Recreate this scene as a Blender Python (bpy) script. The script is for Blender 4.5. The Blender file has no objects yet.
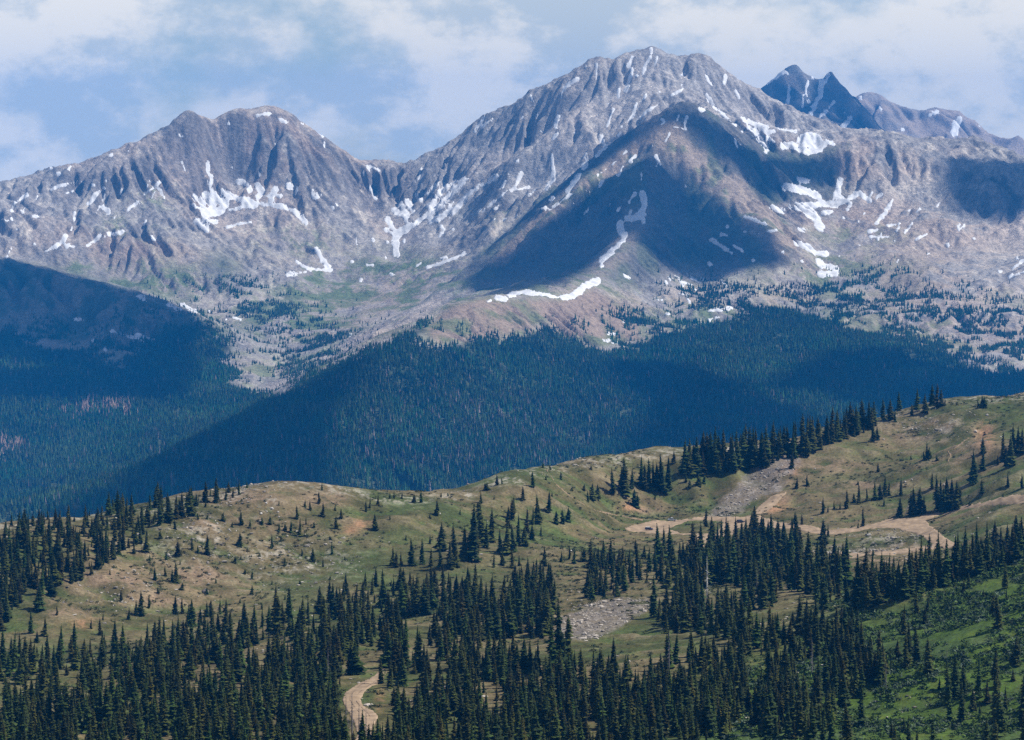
import bpy, math, random, time
import numpy as np
T0 = time.time()
rnd = random.Random(7)
RS = np.random.RandomState(11)
SC = bpy.context.scene
COL = SC.collection

# ------------------------------------------------------------------ camera, sky, sun, exposure
ZC = 1000.0                       # height of the lookout the photograph was taken from
F = 1024 / (2 * math.tan(math.radians(10)))
HY = 150.0                        # row of the true horizon
cd = bpy.data.cameras.new('camera')
cam = bpy.data.objects.new('camera', cd); COL.objects.link(cam)
cam.location = (0, 0, ZC); cam.rotation_euler = (math.radians(90), 0, 0)
cd.sensor_width = 36; cd.lens = 18 / math.tan(math.radians(10)); cd.shift_y = -(370 - HY) / 1024
cd.clip_start = 1; cd.clip_end = 90000
SC.camera = cam

SUN_EL, SUN_AZ = 51.0, 82.0       # azimuth clockwise from +Y (away from the camera)
se, sa = math.radians(SUN_EL), math.radians(SUN_AZ)
SUN_DIR = np.array([math.cos(se) * math.sin(sa), math.cos(se) * math.cos(sa), math.sin(se)])
sl = bpy.data.lights.new('sun', 'SUN'); sun = bpy.data.objects.new('sun', sl); COL.objects.link(sun)
sun.rotation_euler = (math.radians(90) - se, 0, math.pi - sa)
sun.location = (0, 0, 5000)
sl.energy = 4.9; sl.angle = math.radians(0.53); sl.color = (1.0, 0.95, 0.87)

W = bpy.data.worlds.new('World'); SC.world = W; W.use_nodes = True
def world_sky():
    nt = W.node_tree; N = nt.nodes; L = nt.links; N.clear()
    out = N.new('ShaderNodeOutputWorld'); bg = N.new('ShaderNodeBackground')
    sky = N.new('ShaderNodeTexSky'); sky.sky_type = 'NISHITA'; sky.sun_disc = False
    sky.sun_elevation = se; sky.sun_rotation = sa
    sky.altitude = 3500; sky.air_density = 1.0; sky.dust_density = 0.6; sky.ozone_density = 1.5
    bg.inputs['Strength'].default_value = 0.075
    tc = N.new('ShaderNodeTexCoord'); mp = N.new('ShaderNodeMapping'); L.new(tc.outputs['Generated'], mp.inputs['Vector'])
    mp.inputs['Scale'].default_value = (13, 13, 21); mp.inputs['Location'].default_value = (3.1, 0.4, 0.35)
    def noise(scale, detail, rough, off=0):
        n = N.new('ShaderNodeTexNoise'); n.inputs['Scale'].default_value = scale
        n.inputs['Detail'].default_value = detail; n.inputs['Roughness'].default_value = rough
        if off:
            m2 = N.new('ShaderNodeMapping'); m2.inputs['Location'].default_value = (off, off * .7, off * .3)
            L.new(mp.outputs[0], m2.inputs['Vector']); L.new(m2.outputs[0], n.inputs['Vector'])
        else: L.new(mp.outputs[0], n.inputs['Vector'])
        return n
    def ramp(src, a, b, ca=(0, 0, 0, 1), cb=(1, 1, 1, 1)):
        r = N.new('ShaderNodeValToRGB'); r.color_ramp.interpolation = 'EASE'
        r.color_ramp.elements[0].position = a; r.color_ramp.elements[1].position = b
        r.color_ramp.elements[0].color = ca; r.color_ramp.elements[1].color = cb
        L.new(src, r.inputs[0]); return r
    n1 = noise(1.0, 8, 0.58); n2 = noise(1.6, 8, 0.62, 5.3)
    cover = ramp(n1.outputs['Fac'], 0.31, 0.51)
    body = ramp(n2.outputs['Fac'], 0.41, 0.57, (6.9, 7.7, 8.1, 1), (11.2, 10.8, 9.8, 1))
    mx = N.new('ShaderNodeMixRGB'); sx = N.new('ShaderNodeSeparateXYZ'); L.new(tc.outputs['Generated'], sx.inputs[0])
    el = N.new('ShaderNodeMapRange'); el.inputs[1].default_value = .08; el.inputs[2].default_value = .3; el.inputs[3].default_value = 1.0; el.inputs[4].default_value = .15; L.new(sx.outputs['Z'], el.inputs[0])
    mu = N.new('ShaderNodeMath'); mu.operation = 'MULTIPLY'; L.new(cover.outputs[0], mu.inputs[0]); L.new(el.outputs[0], mu.inputs[1]); L.new(mu.outputs[0], mx.inputs[0]); L.new(sky.outputs[0], mx.inputs[1]); L.new(body.outputs[0], mx.inputs[2])
    L.new(mx.outputs[0], bg.inputs['Color']); L.new(bg.outputs[0], out.inputs['Surface'])
world_sky()
SC.view_settings.view_transform = 'Standard'; SC.view_settings.look = 'None'
SC.view_settings.exposure = 0.3; SC.view_settings.gamma = 1.0
SC.render.engine = 'CYCLES'
SC.cycles.max_bounces = 6; SC.cycles.diffuse_bounces = 2; SC.cycles.glossy_bounces = 1
SC.cycles.transmission_bounces = 1; SC.cycles.volume_bounces = 0; SC.cycles.transparent_max_bounces = 4
SC.cycles.use_denoising = False

# ------------------------------------------------------------------ small helpers
def P(px, py, d):
    return (d * (px - 512) / F, d, ZC - d * (py - HY) / F)
def proj(X, Y, Z):
    return 512 + F * X / Y, HY - F * (Z - ZC) / Y
def tag(o, label=None, cat=None, group=None, kind=None):
    if label: o['label'] = label
    if cat: o['category'] = cat
    if group: o['group'] = group
    if kind: o['kind'] = kind
    return o
_perm = RS.permutation(4096)
_grad = RS.uniform(-1, 1, 4096)
def vnoise(x, y, seed=0):
    xi = np.floor(x).astype(np.int64); yi = np.floor(y).astype(np.int64)
    fx = x - xi; fy = y - yi
    u = fx * fx * fx * (fx * (fx * 6 - 15) + 10); v = fy * fy * fy * (fy * (fy * 6 - 15) + 10)
    def h(a, b): return _grad[(_perm[(a + seed * 131) & 4095] + b * 57 + seed * 17) & 4095]
    n00 = h(xi, yi); n10 = h(xi + 1, yi); n01 = h(xi, yi + 1); n11 = h(xi + 1, yi + 1)
    return (n00 * (1 - u) + n10 * u) * (1 - v) + (n01 * (1 - u) + n11 * u) * v
def fbm(x, y, wl, octv=5, seed=0, gain=0.5, ridged=False):
    s = 0; a = 1.0; tot = 0; ca, sa_ = math.cos(.6), math.sin(.6)
    x = x / wl; y = y / wl
    for o in range(octv):
        n = vnoise(x, y, seed + o)
        if ridged: n = 1 - 2 * np.abs(n)
        s = s + a * n; tot += a; a *= gain
        x, y = (x * ca - y * sa_) * 2.03 + 13.7, (x * sa_ + y * ca) * 2.03 + 5.1
    return s / tot
def smooth(a, b, x):
    t = np.clip((x - a) / (b - a), 0, 1); return t * t * (3 - 2 * t)
def densify(line, step):
    out = []
    pts = [np.array(P(*q)) for q in line]
    for a, b in zip(pts[:-1], pts[1:]):
        n = max(1, int(np.linalg.norm((b - a)[:2]) / step))
        for i in range(n): out.append(a + (b - a) * i / n)
    out.append(pts[-1]); return out
class RBF:
    def __init__(s, pts, c, smoothing=0.0):
        p = np.array(pts, float); key = np.round(p[:, :2] / 4).astype(int)
        _, idx = np.unique(key, axis=0, return_index=True); p = p[np.sort(idx)]
        s.xy = p[:, :2]; s.c = c; n = len(p); s.sc = 1000.0
        A = np.zeros((n + 3, n + 3)); d = np.hypot(*(s.xy[:, None] - s.xy[None]).transpose(2, 0, 1))
        A[:n, :n] = -np.sqrt(d * d + c * c) / s.sc
        A[:n, :n] += np.eye(n) * smoothing
        A[:n, n] = A[n, :n] = 1; A[:n, n + 1:] = s.xy / s.sc; A[n + 1:, :n] = s.xy.T / s.sc
        b = np.zeros(n + 3); b[:n] = p[:, 2]; s.w = np.linalg.solve(A, b); s.n = n
    def __call__(s, X, Y):
        sh = X.shape; X = X.ravel(); Y = Y.ravel(); out = np.empty(len(X)); dm = np.empty(len(X))
        for i in range(0, len(X), 20000):
            x = X[i:i + 20000]; y = Y[i:i + 20000]
            r2 = (x[:, None] - s.xy[None, :, 0]) ** 2 + (y[:, None] - s.xy[None, :, 1]) ** 2
            dm[i:i + 20000] = np.sqrt(r2.min(1))
            out[i:i + 20000] = -(np.sqrt(r2 + s.c ** 2) / s.sc) @ s.w[:s.n] + s.w[s.n] + (x * s.w[s.n + 1] + y * s.w[s.n + 2]) / s.sc
        return out.reshape(sh), dm.reshape(sh)
class Grid:
    """regular height grid with smooth sampling"""
    def __init__(s, x0, x1, y0, y1, st):
        s.x0, s.y0, s.st = x0, y0, st
        s.nx = int((x1 - x0) / st) + 1; s.ny = int((y1 - y0) / st) + 1
        s.X, s.Y = np.meshgrid(x0 + np.arange(s.nx) * st, y0 + np.arange(s.ny) * st, indexing='ij')
    def sample(s, X, Y, A=None):
        A = s.Z if A is None else A
        u = np.clip((X - s.x0) / s.st, 1, s.nx - 2.001); v = np.clip((Y - s.y0) / s.st, 1, s.ny - 2.001)
        i = u.astype(int); j = v.astype(int); fu = u - i; fv = v - j
        def w(t): return (-.5 * t + t * t - .5 * t ** 3, 1 - 2.5 * t * t + 1.5 * t ** 3, .5 * t + 2 * t * t - 1.5 * t ** 3, -.5 * t * t + .5 * t ** 3)
        wu = w(fu); wv = w(fv); out = 0
        for a in range(4):
            ii = np.clip(i + a - 1, 0, s.nx - 1)
            for b in range(4):
                out = out + wu[a] * wv[b] * A[ii, np.clip(j + b - 1, 0, s.ny - 1)]
        return out
def erode(H, st, n_drops, batches, steps=50, seed=3, cap=6.0, er=0.35, dep=0.25, mask=None):
    rs = np.random.RandomState(seed); h = (H / st).ravel().copy(); nx, ny = H.shape
    for b in range(batches):
        x = rs.uniform(2, nx - 3, n_drops); y = rs.uniform(2, ny - 3, n_drops)
        dx = np.zeros(n_drops); dy = np.zeros(n_drops); sp = np.ones(n_drops); wat = np.ones(n_drops); sed = np.zeros(n_drops)
        for k in range(steps):
            i = x.astype(int); j = y.astype(int); u = x - i; v = y - j; q = i * ny + j
            a, bb, c, d = h[q], h[q + ny], h[q + 1], h[q + ny + 1]
            gx = (bb - a) * (1 - v) + (d - c) * v; gy = (c - a) * (1 - u) + (d - bb) * u
            h0 = a * (1 - u) * (1 - v) + bb * u * (1 - v) + c * (1 - u) * v + d * u * v
            dx = dx * .25 - gx * .75; dy = dy * .25 - gy * .75
            l = np.hypot(dx, dy) + 1e-9; dx /= l; dy /= l
            x2 = np.clip(x + dx, 2, nx - 3); y2 = np.clip(y + dy, 2, ny - 3)
            i2 = x2.astype(int); j2 = y2.astype(int); u2 = x2 - i2; v2 = y2 - j2; q2 = i2 * ny + j2
            h1 = h[q2] * (1 - u2) * (1 - v2) + h[q2 + ny] * u2 * (1 - v2) + h[q2 + 1] * (1 - u2) * v2 + h[q2 + ny + 1] * u2 * v2
            dh = h1 - h0
            cp = np.maximum(-dh, .01) * sp * wat * cap
            up = dh > 0; over = (sed > cp) | up
            amt = np.where(over, np.where(up, np.minimum(dh, sed), (sed - cp) * dep), -np.minimum((cp - sed) * er, -dh * .5) * 1.0)
            amt = np.where(over, amt, np.minimum(amt, 0))
            sed = np.maximum(sed - amt, 0)
            for qq, ww in ((q, (1 - u) * (1 - v)), (q + ny, u * (1 - v)), (q + 1, (1 - u) * v), (q + ny + 1, u * v)):
                h += np.bincount(qq, amt * ww * .25, minlength=nx * ny)
            sp = np.sqrt(np.maximum(sp * sp - dh * 2, .05)); wat *= .97
            x, y = x2, y2
    return h.reshape(nx, ny) * st
def blur(A, n=1):
    for _ in range(n):
        B = A.copy(); B[1:-1] = (A[:-2] + 2 * A[1:-1] + A[2:]) / 4; A = B.copy()
        A[:, 1:-1] = (B[:, :-2] + 2 * B[:, 1:-1] + B[:, 2:]) / 4
    return A
def mesh_np(name, V, quads=None, tris=None, mat=None, smooth_=True, cols=None, parent=None):
    me = bpy.data.meshes.new(name)
    V = np.asarray(V, np.float32); me.vertices.add(len(V)); me.vertices.foreach_set('co', V.ravel())
    parts = []; starts = []; n = 0
    for f, k in ((quads, 4), (tris, 3)):
        if f is not None and len(f):
            f = np.asarray(f, np.int32); parts.append(f.ravel()); starts.append(n + np.arange(len(f)) * k); n += f.size
    me.loops.add(n); me.loops.foreach_set('vertex_index', np.concatenate(parts))
    st = np.concatenate(starts).astype(np.int32); me.polygons.add(len(st)); me.polygons.foreach_set('loop_start', st)
    me.update(calc_edges=True)
    me.polygons.foreach_set('use_smooth', np.full(len(st), smooth_))
    if cols is not None:
        at = me.color_attributes.new('col', 'FLOAT_COLOR', 'POINT')
        c = np.ones((len(V), 4), np.float32); c[:, :cols.shape[1]] = cols; at.data.foreach_set('color', c.ravel())
    if mat: me.materials.append(mat)
    o = bpy.data.objects.new(name, me); COL.objects.link(o)
    if parent: o.parent = parent
    return o
class Terrain:
    """fan of vertices: columns by bearing, rows by distance"""
    def __init__(s, px, d, hfun):
        s.px = np.asarray(px, float); s.d = np.asarray(d, float)
        s.PXc, s.Y = np.meshgrid(s.px, s.d, indexing='ij'); s.X = s.Y * (s.PXc - 512) / F
        s.Z = hfun(s.X, s.Y); s.upd()
    def upd(s):
        s.py = HY - F * (s.Z - ZC) / s.Y
        run = np.minimum.accumulate(s.py, axis=1)
        s.vis = s.py <= run + 1.5
        s.run = run
        s.nx, s.ny = s.Z.shape
    def quads(s):
        i = np.arange(s.nx - 1)[:, None] * s.ny + np.arange(s.ny - 1)[None]
        return np.stack([i, i + s.ny, i + s.ny + 1, i + 1], -1).reshape(-1, 4)
    def V(s, off=0): return np.stack([s.X, s.Y, s.Z + off], -1).reshape(-1, 3)
    def normal_slope(s):
        gx = np.gradient(s.Z, axis=0) / (np.gradient(s.X, axis=0) + 1e-6); gy = np.gradient(s.Z, axis=1) / np.gradient(s.Y, axis=1)
        return gx, gy
    def at(s, px, py, dmin=0, dmax=1e9):
        """first visible terrain point under a pixel"""
        c = np.clip(np.interp(px, s.px, np.arange(s.nx)), 0, s.nx - 1); i = int(round(float(c)))
        col = s.py[i]; ok = np.where((col <= py) & (s.d >= dmin) & (s.d <= dmax))[0]
        if not len(ok): return None
        k = ok[0]; 
        return np.array([s.d[k] * (px - 512) / F, s.d[k], s.Z[i, k]])
    def patch(s, f, off, thick_edge=True):
        """the part of the surface where f > 0, clipped along f = 0 and lifted; f is per vertex"""
        act = f > 0; cell = act[:-1, :-1] | act[1:, :-1] | act[1:, 1:] | act[:-1, 1:]
        I, J = np.where(cell); verts = {}; V = []; faces = []
        Vf = s.V(0).reshape(s.nx, s.ny, 3)
        def vid(a, b=None):
            k = (a, b) if b is None or a < b else (b, a)
            if k in verts: return verts[k]
            if b is None: p = Vf[a] + (0, 0, off)
            else:
                fa, fb = f[a], f[b]; t = fa / (fa - fb); p = Vf[a] + (Vf[b] - Vf[a]) * t + (0, 0, -.3)
            verts[k] = len(V); V.append(p); return verts[k]
        for i, j in zip(I.tolist(), J.tolist()):
            c = [(i, j), (i + 1, j), (i + 1, j + 1), (i, j + 1)]; poly = []
            for q in range(4):
                a, b = c[q], c[(q + 1) % 4]; fa, fb = f[a] > 0, f[b] > 0
                if fa: poly.append(vid(a))
                if fa != fb: poly.append(vid(a, b))
            if len(poly) >= 3: faces.append(poly)
        return V, faces
def poly_mesh(name, V, faces, mat):
    me = bpy.data.meshes.new(name); me.from_pydata([tuple(v) for v in V], [], faces)
    me.polygons.foreach_set('use_smooth', np.full(len(faces), True)); me.materials.append(mat)
    o = bpy.data.objects.new(name, me); COL.objects.link(o); return o
def inpoly(poly, x, y):
    inside = np.zeros(np.shape(x), bool); n = len(poly)
    for i in range(n):
        x1, y1 = poly[i]; x2, y2 = poly[(i + 1) % n]
        c = ((y1 > y) != (y2 > y)) & (x < (x2 - x1) * (y - y1) / ((y2 - y1) or 1e-9) + x1)
        inside ^= c
    return inside
def polydist(poly, x, y, closed=True):
    d = np.full(np.shape(x), 1e9); n = len(poly)
    for i in range(n if closed else n - 1):
        x1, y1 = poly[i]; x2, y2 = poly[(i + 1) % n]; ex, ey = x2 - x1, y2 - y1
        t = np.clip(((x - x1) * ex + (y - y1) * ey) / (ex * ex + ey * ey + 1e-9), 0, 1)
        d = np.minimum(d, np.hypot(x - x1 - t * ex, y - y1 - t * ey))
    return d
def signed(poly, x, y):
    d = polydist(poly, x, y); return np.where(inpoly(poly, x, y), d, -d)

# ------------------------------------------------------------------ materials
def mat_attr(name, bump_scale=0.0, bump_dist=1.0, nscale=1.0, contrast=0.35, rough=0.95, coarse=None):
    """surface colour from the mesh's own colour attribute, broken up by fine noise"""
    m = bpy.data.materials.new(name); m.use_nodes = True; nt = m.node_tree; N = nt.nodes; L = nt.links
    b = N['Principled BSDF']; b.inputs['Roughness'].default_value = rough; b.inputs['Specular IOR Level'].default_value = 0.1
    a = N.new('ShaderNodeAttribute'); a.attribute_name = 'col'
    tc = N.new('ShaderNodeTexCoord'); n = N.new('ShaderNodeTexNoise'); n.inputs['Scale'].default_value = nscale
    n.inputs['Detail'].default_value = 6; n.inputs['Roughness'].default_value = .65; L.new(tc.outputs['Object'], n.inputs['Vector'])
    mr = N.new('ShaderNodeMapRange'); mr.inputs[1].default_value = .34; mr.inputs[2].default_value = .66
    mr.inputs[3].default_value = 1 - contrast; mr.inputs[4].default_value = 1 + contrast
    L.new(n.outputs['Fac'], mr.inputs[0])
    vm = N.new('ShaderNodeVectorMath'); vm.operation = 'SCALE'; L.new(a.outputs['Color'], vm.inputs[0]); L.new(mr.outputs[0], vm.inputs['Scale'])
    L.new(vm.outputs[0], b.inputs['Base Color'])
    if bump_scale:
        n2 = N.new('ShaderNodeTexNoise'); n2.inputs['Scale'].default_value = bump_scale; n2.inputs['Detail'].default_value = 5
        n2.inputs['Roughness'].default_value = .7
        L.new(tc.outputs['Object'], n2.inputs['Vector'])
        bp = N.new('ShaderNodeBump'); bp.inputs['Distance'].default_value = bump_dist; bp.inputs['Strength'].default_value = 1
        L.new(n2.outputs['Fac'], bp.inputs['Height']); L.new(bp.outputs[0], b.inputs['Normal'])
    return m
def mat_flat(name, col, rough=.8, nscale=0, contrast=.3, metal=0, spec=.2, bump=0):
    m = bpy.data.materials.new(name); m.use_nodes = True; nt = m.node_tree; N = nt.nodes; L = nt.links
    b = N['Principled BSDF']; b.inputs['Roughness'].default_value = rough; b.inputs['Specular IOR Level'].default_value = spec
    b.inputs['Metallic'].default_value = metal; b.inputs['Base Color'].default_value = (*col, 1)
    if nscale:
        tc = N.new('ShaderNodeTexCoord'); n = N.new('ShaderNodeTexNoise'); n.inputs['Scale'].default_value = nscale; n.inputs['Detail'].default_value = 5
        L.new(tc.outputs['Object'], n.inputs['Vector']); r = N.new('ShaderNodeValToRGB')
        r.color_ramp.elements[0].position = .3; r.color_ramp.elements[1].position = .7
        r.color_ramp.elements[0].color = (*[c * (1 - contrast) for c in col], 1); r.color_ramp.elements[1].color = (*[c * (1 + contrast) for c in col], 1)
        L.new(n.outputs['Fac'], r.inputs[0]); L.new(r.outputs[0], b.inputs['Base Color'])
        if bump:
            bp = N.new('ShaderNodeBump'); bp.inputs['Distance'].default_value = bump; L.new(n.outputs['Fac'], bp.inputs['Height']); L.new(bp.outputs[0], b.inputs['Normal'])
    return m
def lerp(a, b, t): return a + (b - a) * t[..., None]
def C(*c): return np.array(c, float)

def blobs(shape_px, shape_py, lst):
    """soft elliptical regions given where they lie on the slopes: (x, y, rx, ry)"""
    f = np.zeros(shape_px.shape)
    for (x, y, rx, ry) in lst:
        f = np.maximum(f, np.exp(-(((shape_px - x) / rx) ** 2 + ((shape_py - y) / ry) ** 2)))
    return f

# ------------------------------------------------------------------ the mountains
ridges = [
 # skyline of the left massif
 [(-120,200,9000),(0,183,9000),(30,173,9000),(75,165,9050),(110,152,9100),(150,135,9200),(175,120,9300),(192,113,9300),(235,113,9400),(258,110,9450),(272,107,9500),(300,122,9500),(330,142,9550),(360,160,9600),(388,161,9650),(415,167,9700)],
 # main peak
 [(415,167,9700),(425,155,9700),(440,148,9700),(480,120,9650),(520,98,9600),(547,83,9600),(575,70,9600),(600,58,9600),(612,60,9600),(625,55,9600),(638,52,9600),(652,47,9600),(668,55,9600),(682,59,9600),(700,54,9600),(716,62,9620),(730,72,9650),(760,90,9700),(790,110,9750),(820,128,9800),(850,150,9850),(900,170,9900)],
 # cone in front, its right hand crest and the long brown ridge
 [(687,102,8700),(710,113,8720),(740,130,8750),(765,150,8800),(790,158,8850),(820,154,8900),(850,146,8950),(880,137,9000),(915,145,8950),(945,158,8900),(985,162,8900),(1024,168,8900),(1120,178,8900)],
 [(687,102,8700),(660,113,8720),(630,131,8700),(600,151,8650),(570,176,8600),(540,202,8500),(500,240,8350),(470,264,8200),(440,288,8000),(410,310,7800),(380,332,7600)],
 # spur with the snow rib running down to the forested ridge
 [(687,102,8700),(665,135,8560),(648,165,8400),(644,200,8200),(630,232,7920),(604,258,7650),(598,288,7250),(560,297,7000),(500,296,6800),(470,304,6650),(430,325,6500),(380,350,6300),(330,376,6100),(250,415,5800),(150,465,5400),(80,498,5100),(0,542,4800),(-120,610,4450)],
 # light spur right of the cone
 [(687,102,8700),(700,150,8550),(730,187,8400),(760,217,8200),(778,255,7950)],
 # spurs on the left massif
 [(178,170,9150),(165,205,8950),(190,240,8800),(235,275,8600),(262,305,8400)],
 [(330,142,9550),(345,200,9300),(335,245,9050),(345,285,8800)],
 [(75,165,9050),(60,205,8850),(40,235,8600)],
 # near left spur
 [(-120,205,8300),(0,254,8200),(50,268,8150),(110,283,8100),(160,300,8000),(200,316,7950),(240,336,7800)],
 [(920,145,8950),(930,190,8750),(960,225,8500),(1000,250,8300)],
 [(470,128,9650),(490,165,9400),(470,205,9200),(450,240,9000)],
 [(648,66,9520),(640,90,9400),(600,120,9250),(560,150,9150)],
 [(575,70,9600),(555,120,9350),(520,160,9150),(500,190,9050)],
]
valleys = [
 [(395,240,9200),(400,262,9000),(350,300,8550),(300,342,8000),(262,392,7300),(200,440,6500),(120,500,5900),(0,545,5500),(-120,560,5400)],
 [(640,138,9080),(600,168,8950),(540,220,8800),(500,255,8600),(450,292,8350),(400,322,8000)],
 [(622,172,8480),(592,235,8200),(570,282,7860),(530,290,7550),(490,294,7200),(470,318,7000)],
 [(672,192,8400),(692,245,8160),(702,282,7860),(650,303,7350),(610,335,6950)],
 [(560,345,6700),(575,400,6200),(570,450,5800)],[(430,345,6300),(440,400,5900),(430,450,5600)],[(700,340,6950),(720,385,6500),(735,420,6150)],[(860,350,6950),(870,390,6500)],
 [(820,205,8700),(835,235,8400),(825,268,8080),(800,300,7700),(790,330,7300)],
 [(0,268,8450),(60,280,8450),(110,292,8420),(180,312,8300),(230,328,8150),(262,345,7950)],
]
spots = [(230,180,9300),(225,222,9080),(270,205,9150),(300,228,9080),(120,215,8850),(80,250,8600),(180,265,8600),(370,215,9400),
 (480,175,9350),(480,215,9100),(440,260,8800),(540,150,9350),(530,185,9100),(560,120,9400),(620,100,9400),(640,90,9350),(690,85,9450),(740,110,9500),(790,145,9400),(760,135,9350),
 (0,325,7700),(60,350,7550),(100,362,7400),(180,388,7150),(220,370,7400),(0,380,7150),(100,420,6800),(0,430,6700),(0,500,6000),(100,470,6300),(180,440,6600),(-120,330,7700),(-120,430,6700),
 (500,330,6550),(560,330,6700),(500,400,6100),(400,400,6000),(300,450,5500),(450,470,5500),(600,400,6150),(600,470,5500),(620,345,6900),(200,480,5200),(350,480,5250),
 (750,290,7600),(700,330,7150),(800,345,7050),(900,345,7050),(860,272,8000),(880,300,7750),(1024,350,7000),(1120,350,7000),
 (700,440,5850),(680,390,6300),(760,430,5950),(800,395,6350),(900,400,6400),(1024,392,6500),(960,378,6750),(1120,392,6500),
 (950,220,8450),(1024,235,8350),(1120,240,8350),(900,200,8700),(880,240,8350),(1024,300,7650),(960,290,7750),(900,225,8480),(1120,300,7650),
 (730,240,8100),(755,270,7850),(670,290,7500)]
spots += [(500,345,6500),(505,400,6020),(500,450,5600),(640,360,6700),(650,400,6250),(790,360,7000),(800,390,6600),(940,350,7000)]
mpts = []
for r in ridges: mpts += densify(r, 110)
for r in valleys: mpts += densify(r, 160)
mpts += [np.array(P(*q)) for q in spots]
for r in ridges[:2]:
    for q in densify(r, 200): mpts += [q + (0, 160, -75), q + (0, 420, -230), q + (0, 800, -330)]
for X in np.arange(-2400, 2401, 400):
    mpts.append(np.array([X, 4300, ZC - 880])); mpts.append(np.array([X, 3600, ZC - 860]))
    mpts.append(np.array([X, 4800, ZC - 800 if X > -700 else ZC - 780]))
    mpts.append(np.array([X, 10600, ZC - 350]))
    if abs(X) >= 2000:
        mpts += [np.array([X, 9200, ZC - 60]), np.array([X, 8000, ZC - 330]), np.array([X, 6800, ZC - 620])]
G = Grid(-2100, 2100, 3500, 10600, 8.5)
rb = RBF(mpts, 30.0)
Z0, DM = rb(G.X, G.Y)
alt = smooth(ZC - 650, ZC - 150, Z0)
wx = fbm(G.X, G.Y, 300, 3, 40) * 60; wy = fbm(G.X, G.Y, 300, 3, 50) * 60
amp = (5 + 48 * smooth(20, 220, DM)) * (.5 + .5 * alt)
Z1 = Z0 + amp * fbm(G.X + wx, G.Y + wy, 420, 5, 20, .5, ridged=True) + 13 * alt * (.3 + .7 * smooth(10, 90, DM)) * fbm(G.X, G.Y, 95, 4, 30, .6, ridged=True)
Zp = Z1.copy(); Z1 = erode(Z1, G.st, 16000, 38, 60, cap=8.0)
keep = smooth(10, 130, DM); keep = keep * (.72 + .28 * smooth(-.2, .2, fbm(G.X, G.Y, 350, 2, 45))); _u, _v = proj(G.X, G.Y, Z0); keep = keep * (1 - .6 * blobs(_u, _v, [(680,160,60,38),(880,165,65,28),(235,150,60,40),(940,175,50,20)])); G.Z = Zp * (1 - keep) + Z1 * keep
print('massif grid', round(time.time() - T0, 1))
def hmass(X, Y):
    Z = G.sample(X, Y); a = smooth(ZC - 600, ZC - 150, Z)
    w = fbm(X, Y, 90, 3, 63) * 25
    crag = fbm(X + w, Y * .7, 55, 4, 68, .6); crag = 4 * (np.floor(crag * 5) + smooth(.55, 1.0, crag * 5 - np.floor(crag * 5))) / 5
    u, v = proj(X, Y, Z); calm = np.clip(blobs(u, v, [(640,215,95,75),(760,200,60,45),(590,270,70,40),(520,315,80,30),(700,290,90,30),(400,320,110,25),(330,360,70,25),(960,300,90,50),(240,305,60,14),(60,300,90,40),(205,112,34,14),(268,110,22,9),(652,48,12,8)]) * 1.3, 0, 1)
    k = 1 - .72 * calm
    return Z + a * k * (crag * smooth(-150, 0, Z - ZC + 60) + 11 * (fbm(X + w, (Y - w) * .5, 110, 6, 60, .6, ridged=True) - .3) + 6 * (fbm(X - w, Y * .7, 34, 4, 66, .6, ridged=True) - .3)) + .7 * fbm(X, Y, 9, 2, 71)
MT = Terrain(np.arange(-90, 1116, 1.25), np.concatenate([np.arange(3600, 4600, 25), np.arange(4600, 10100, 6.5)]), hmass)
print('massif fan', MT.Z.shape, round(time.time() - T0, 1))

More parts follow.
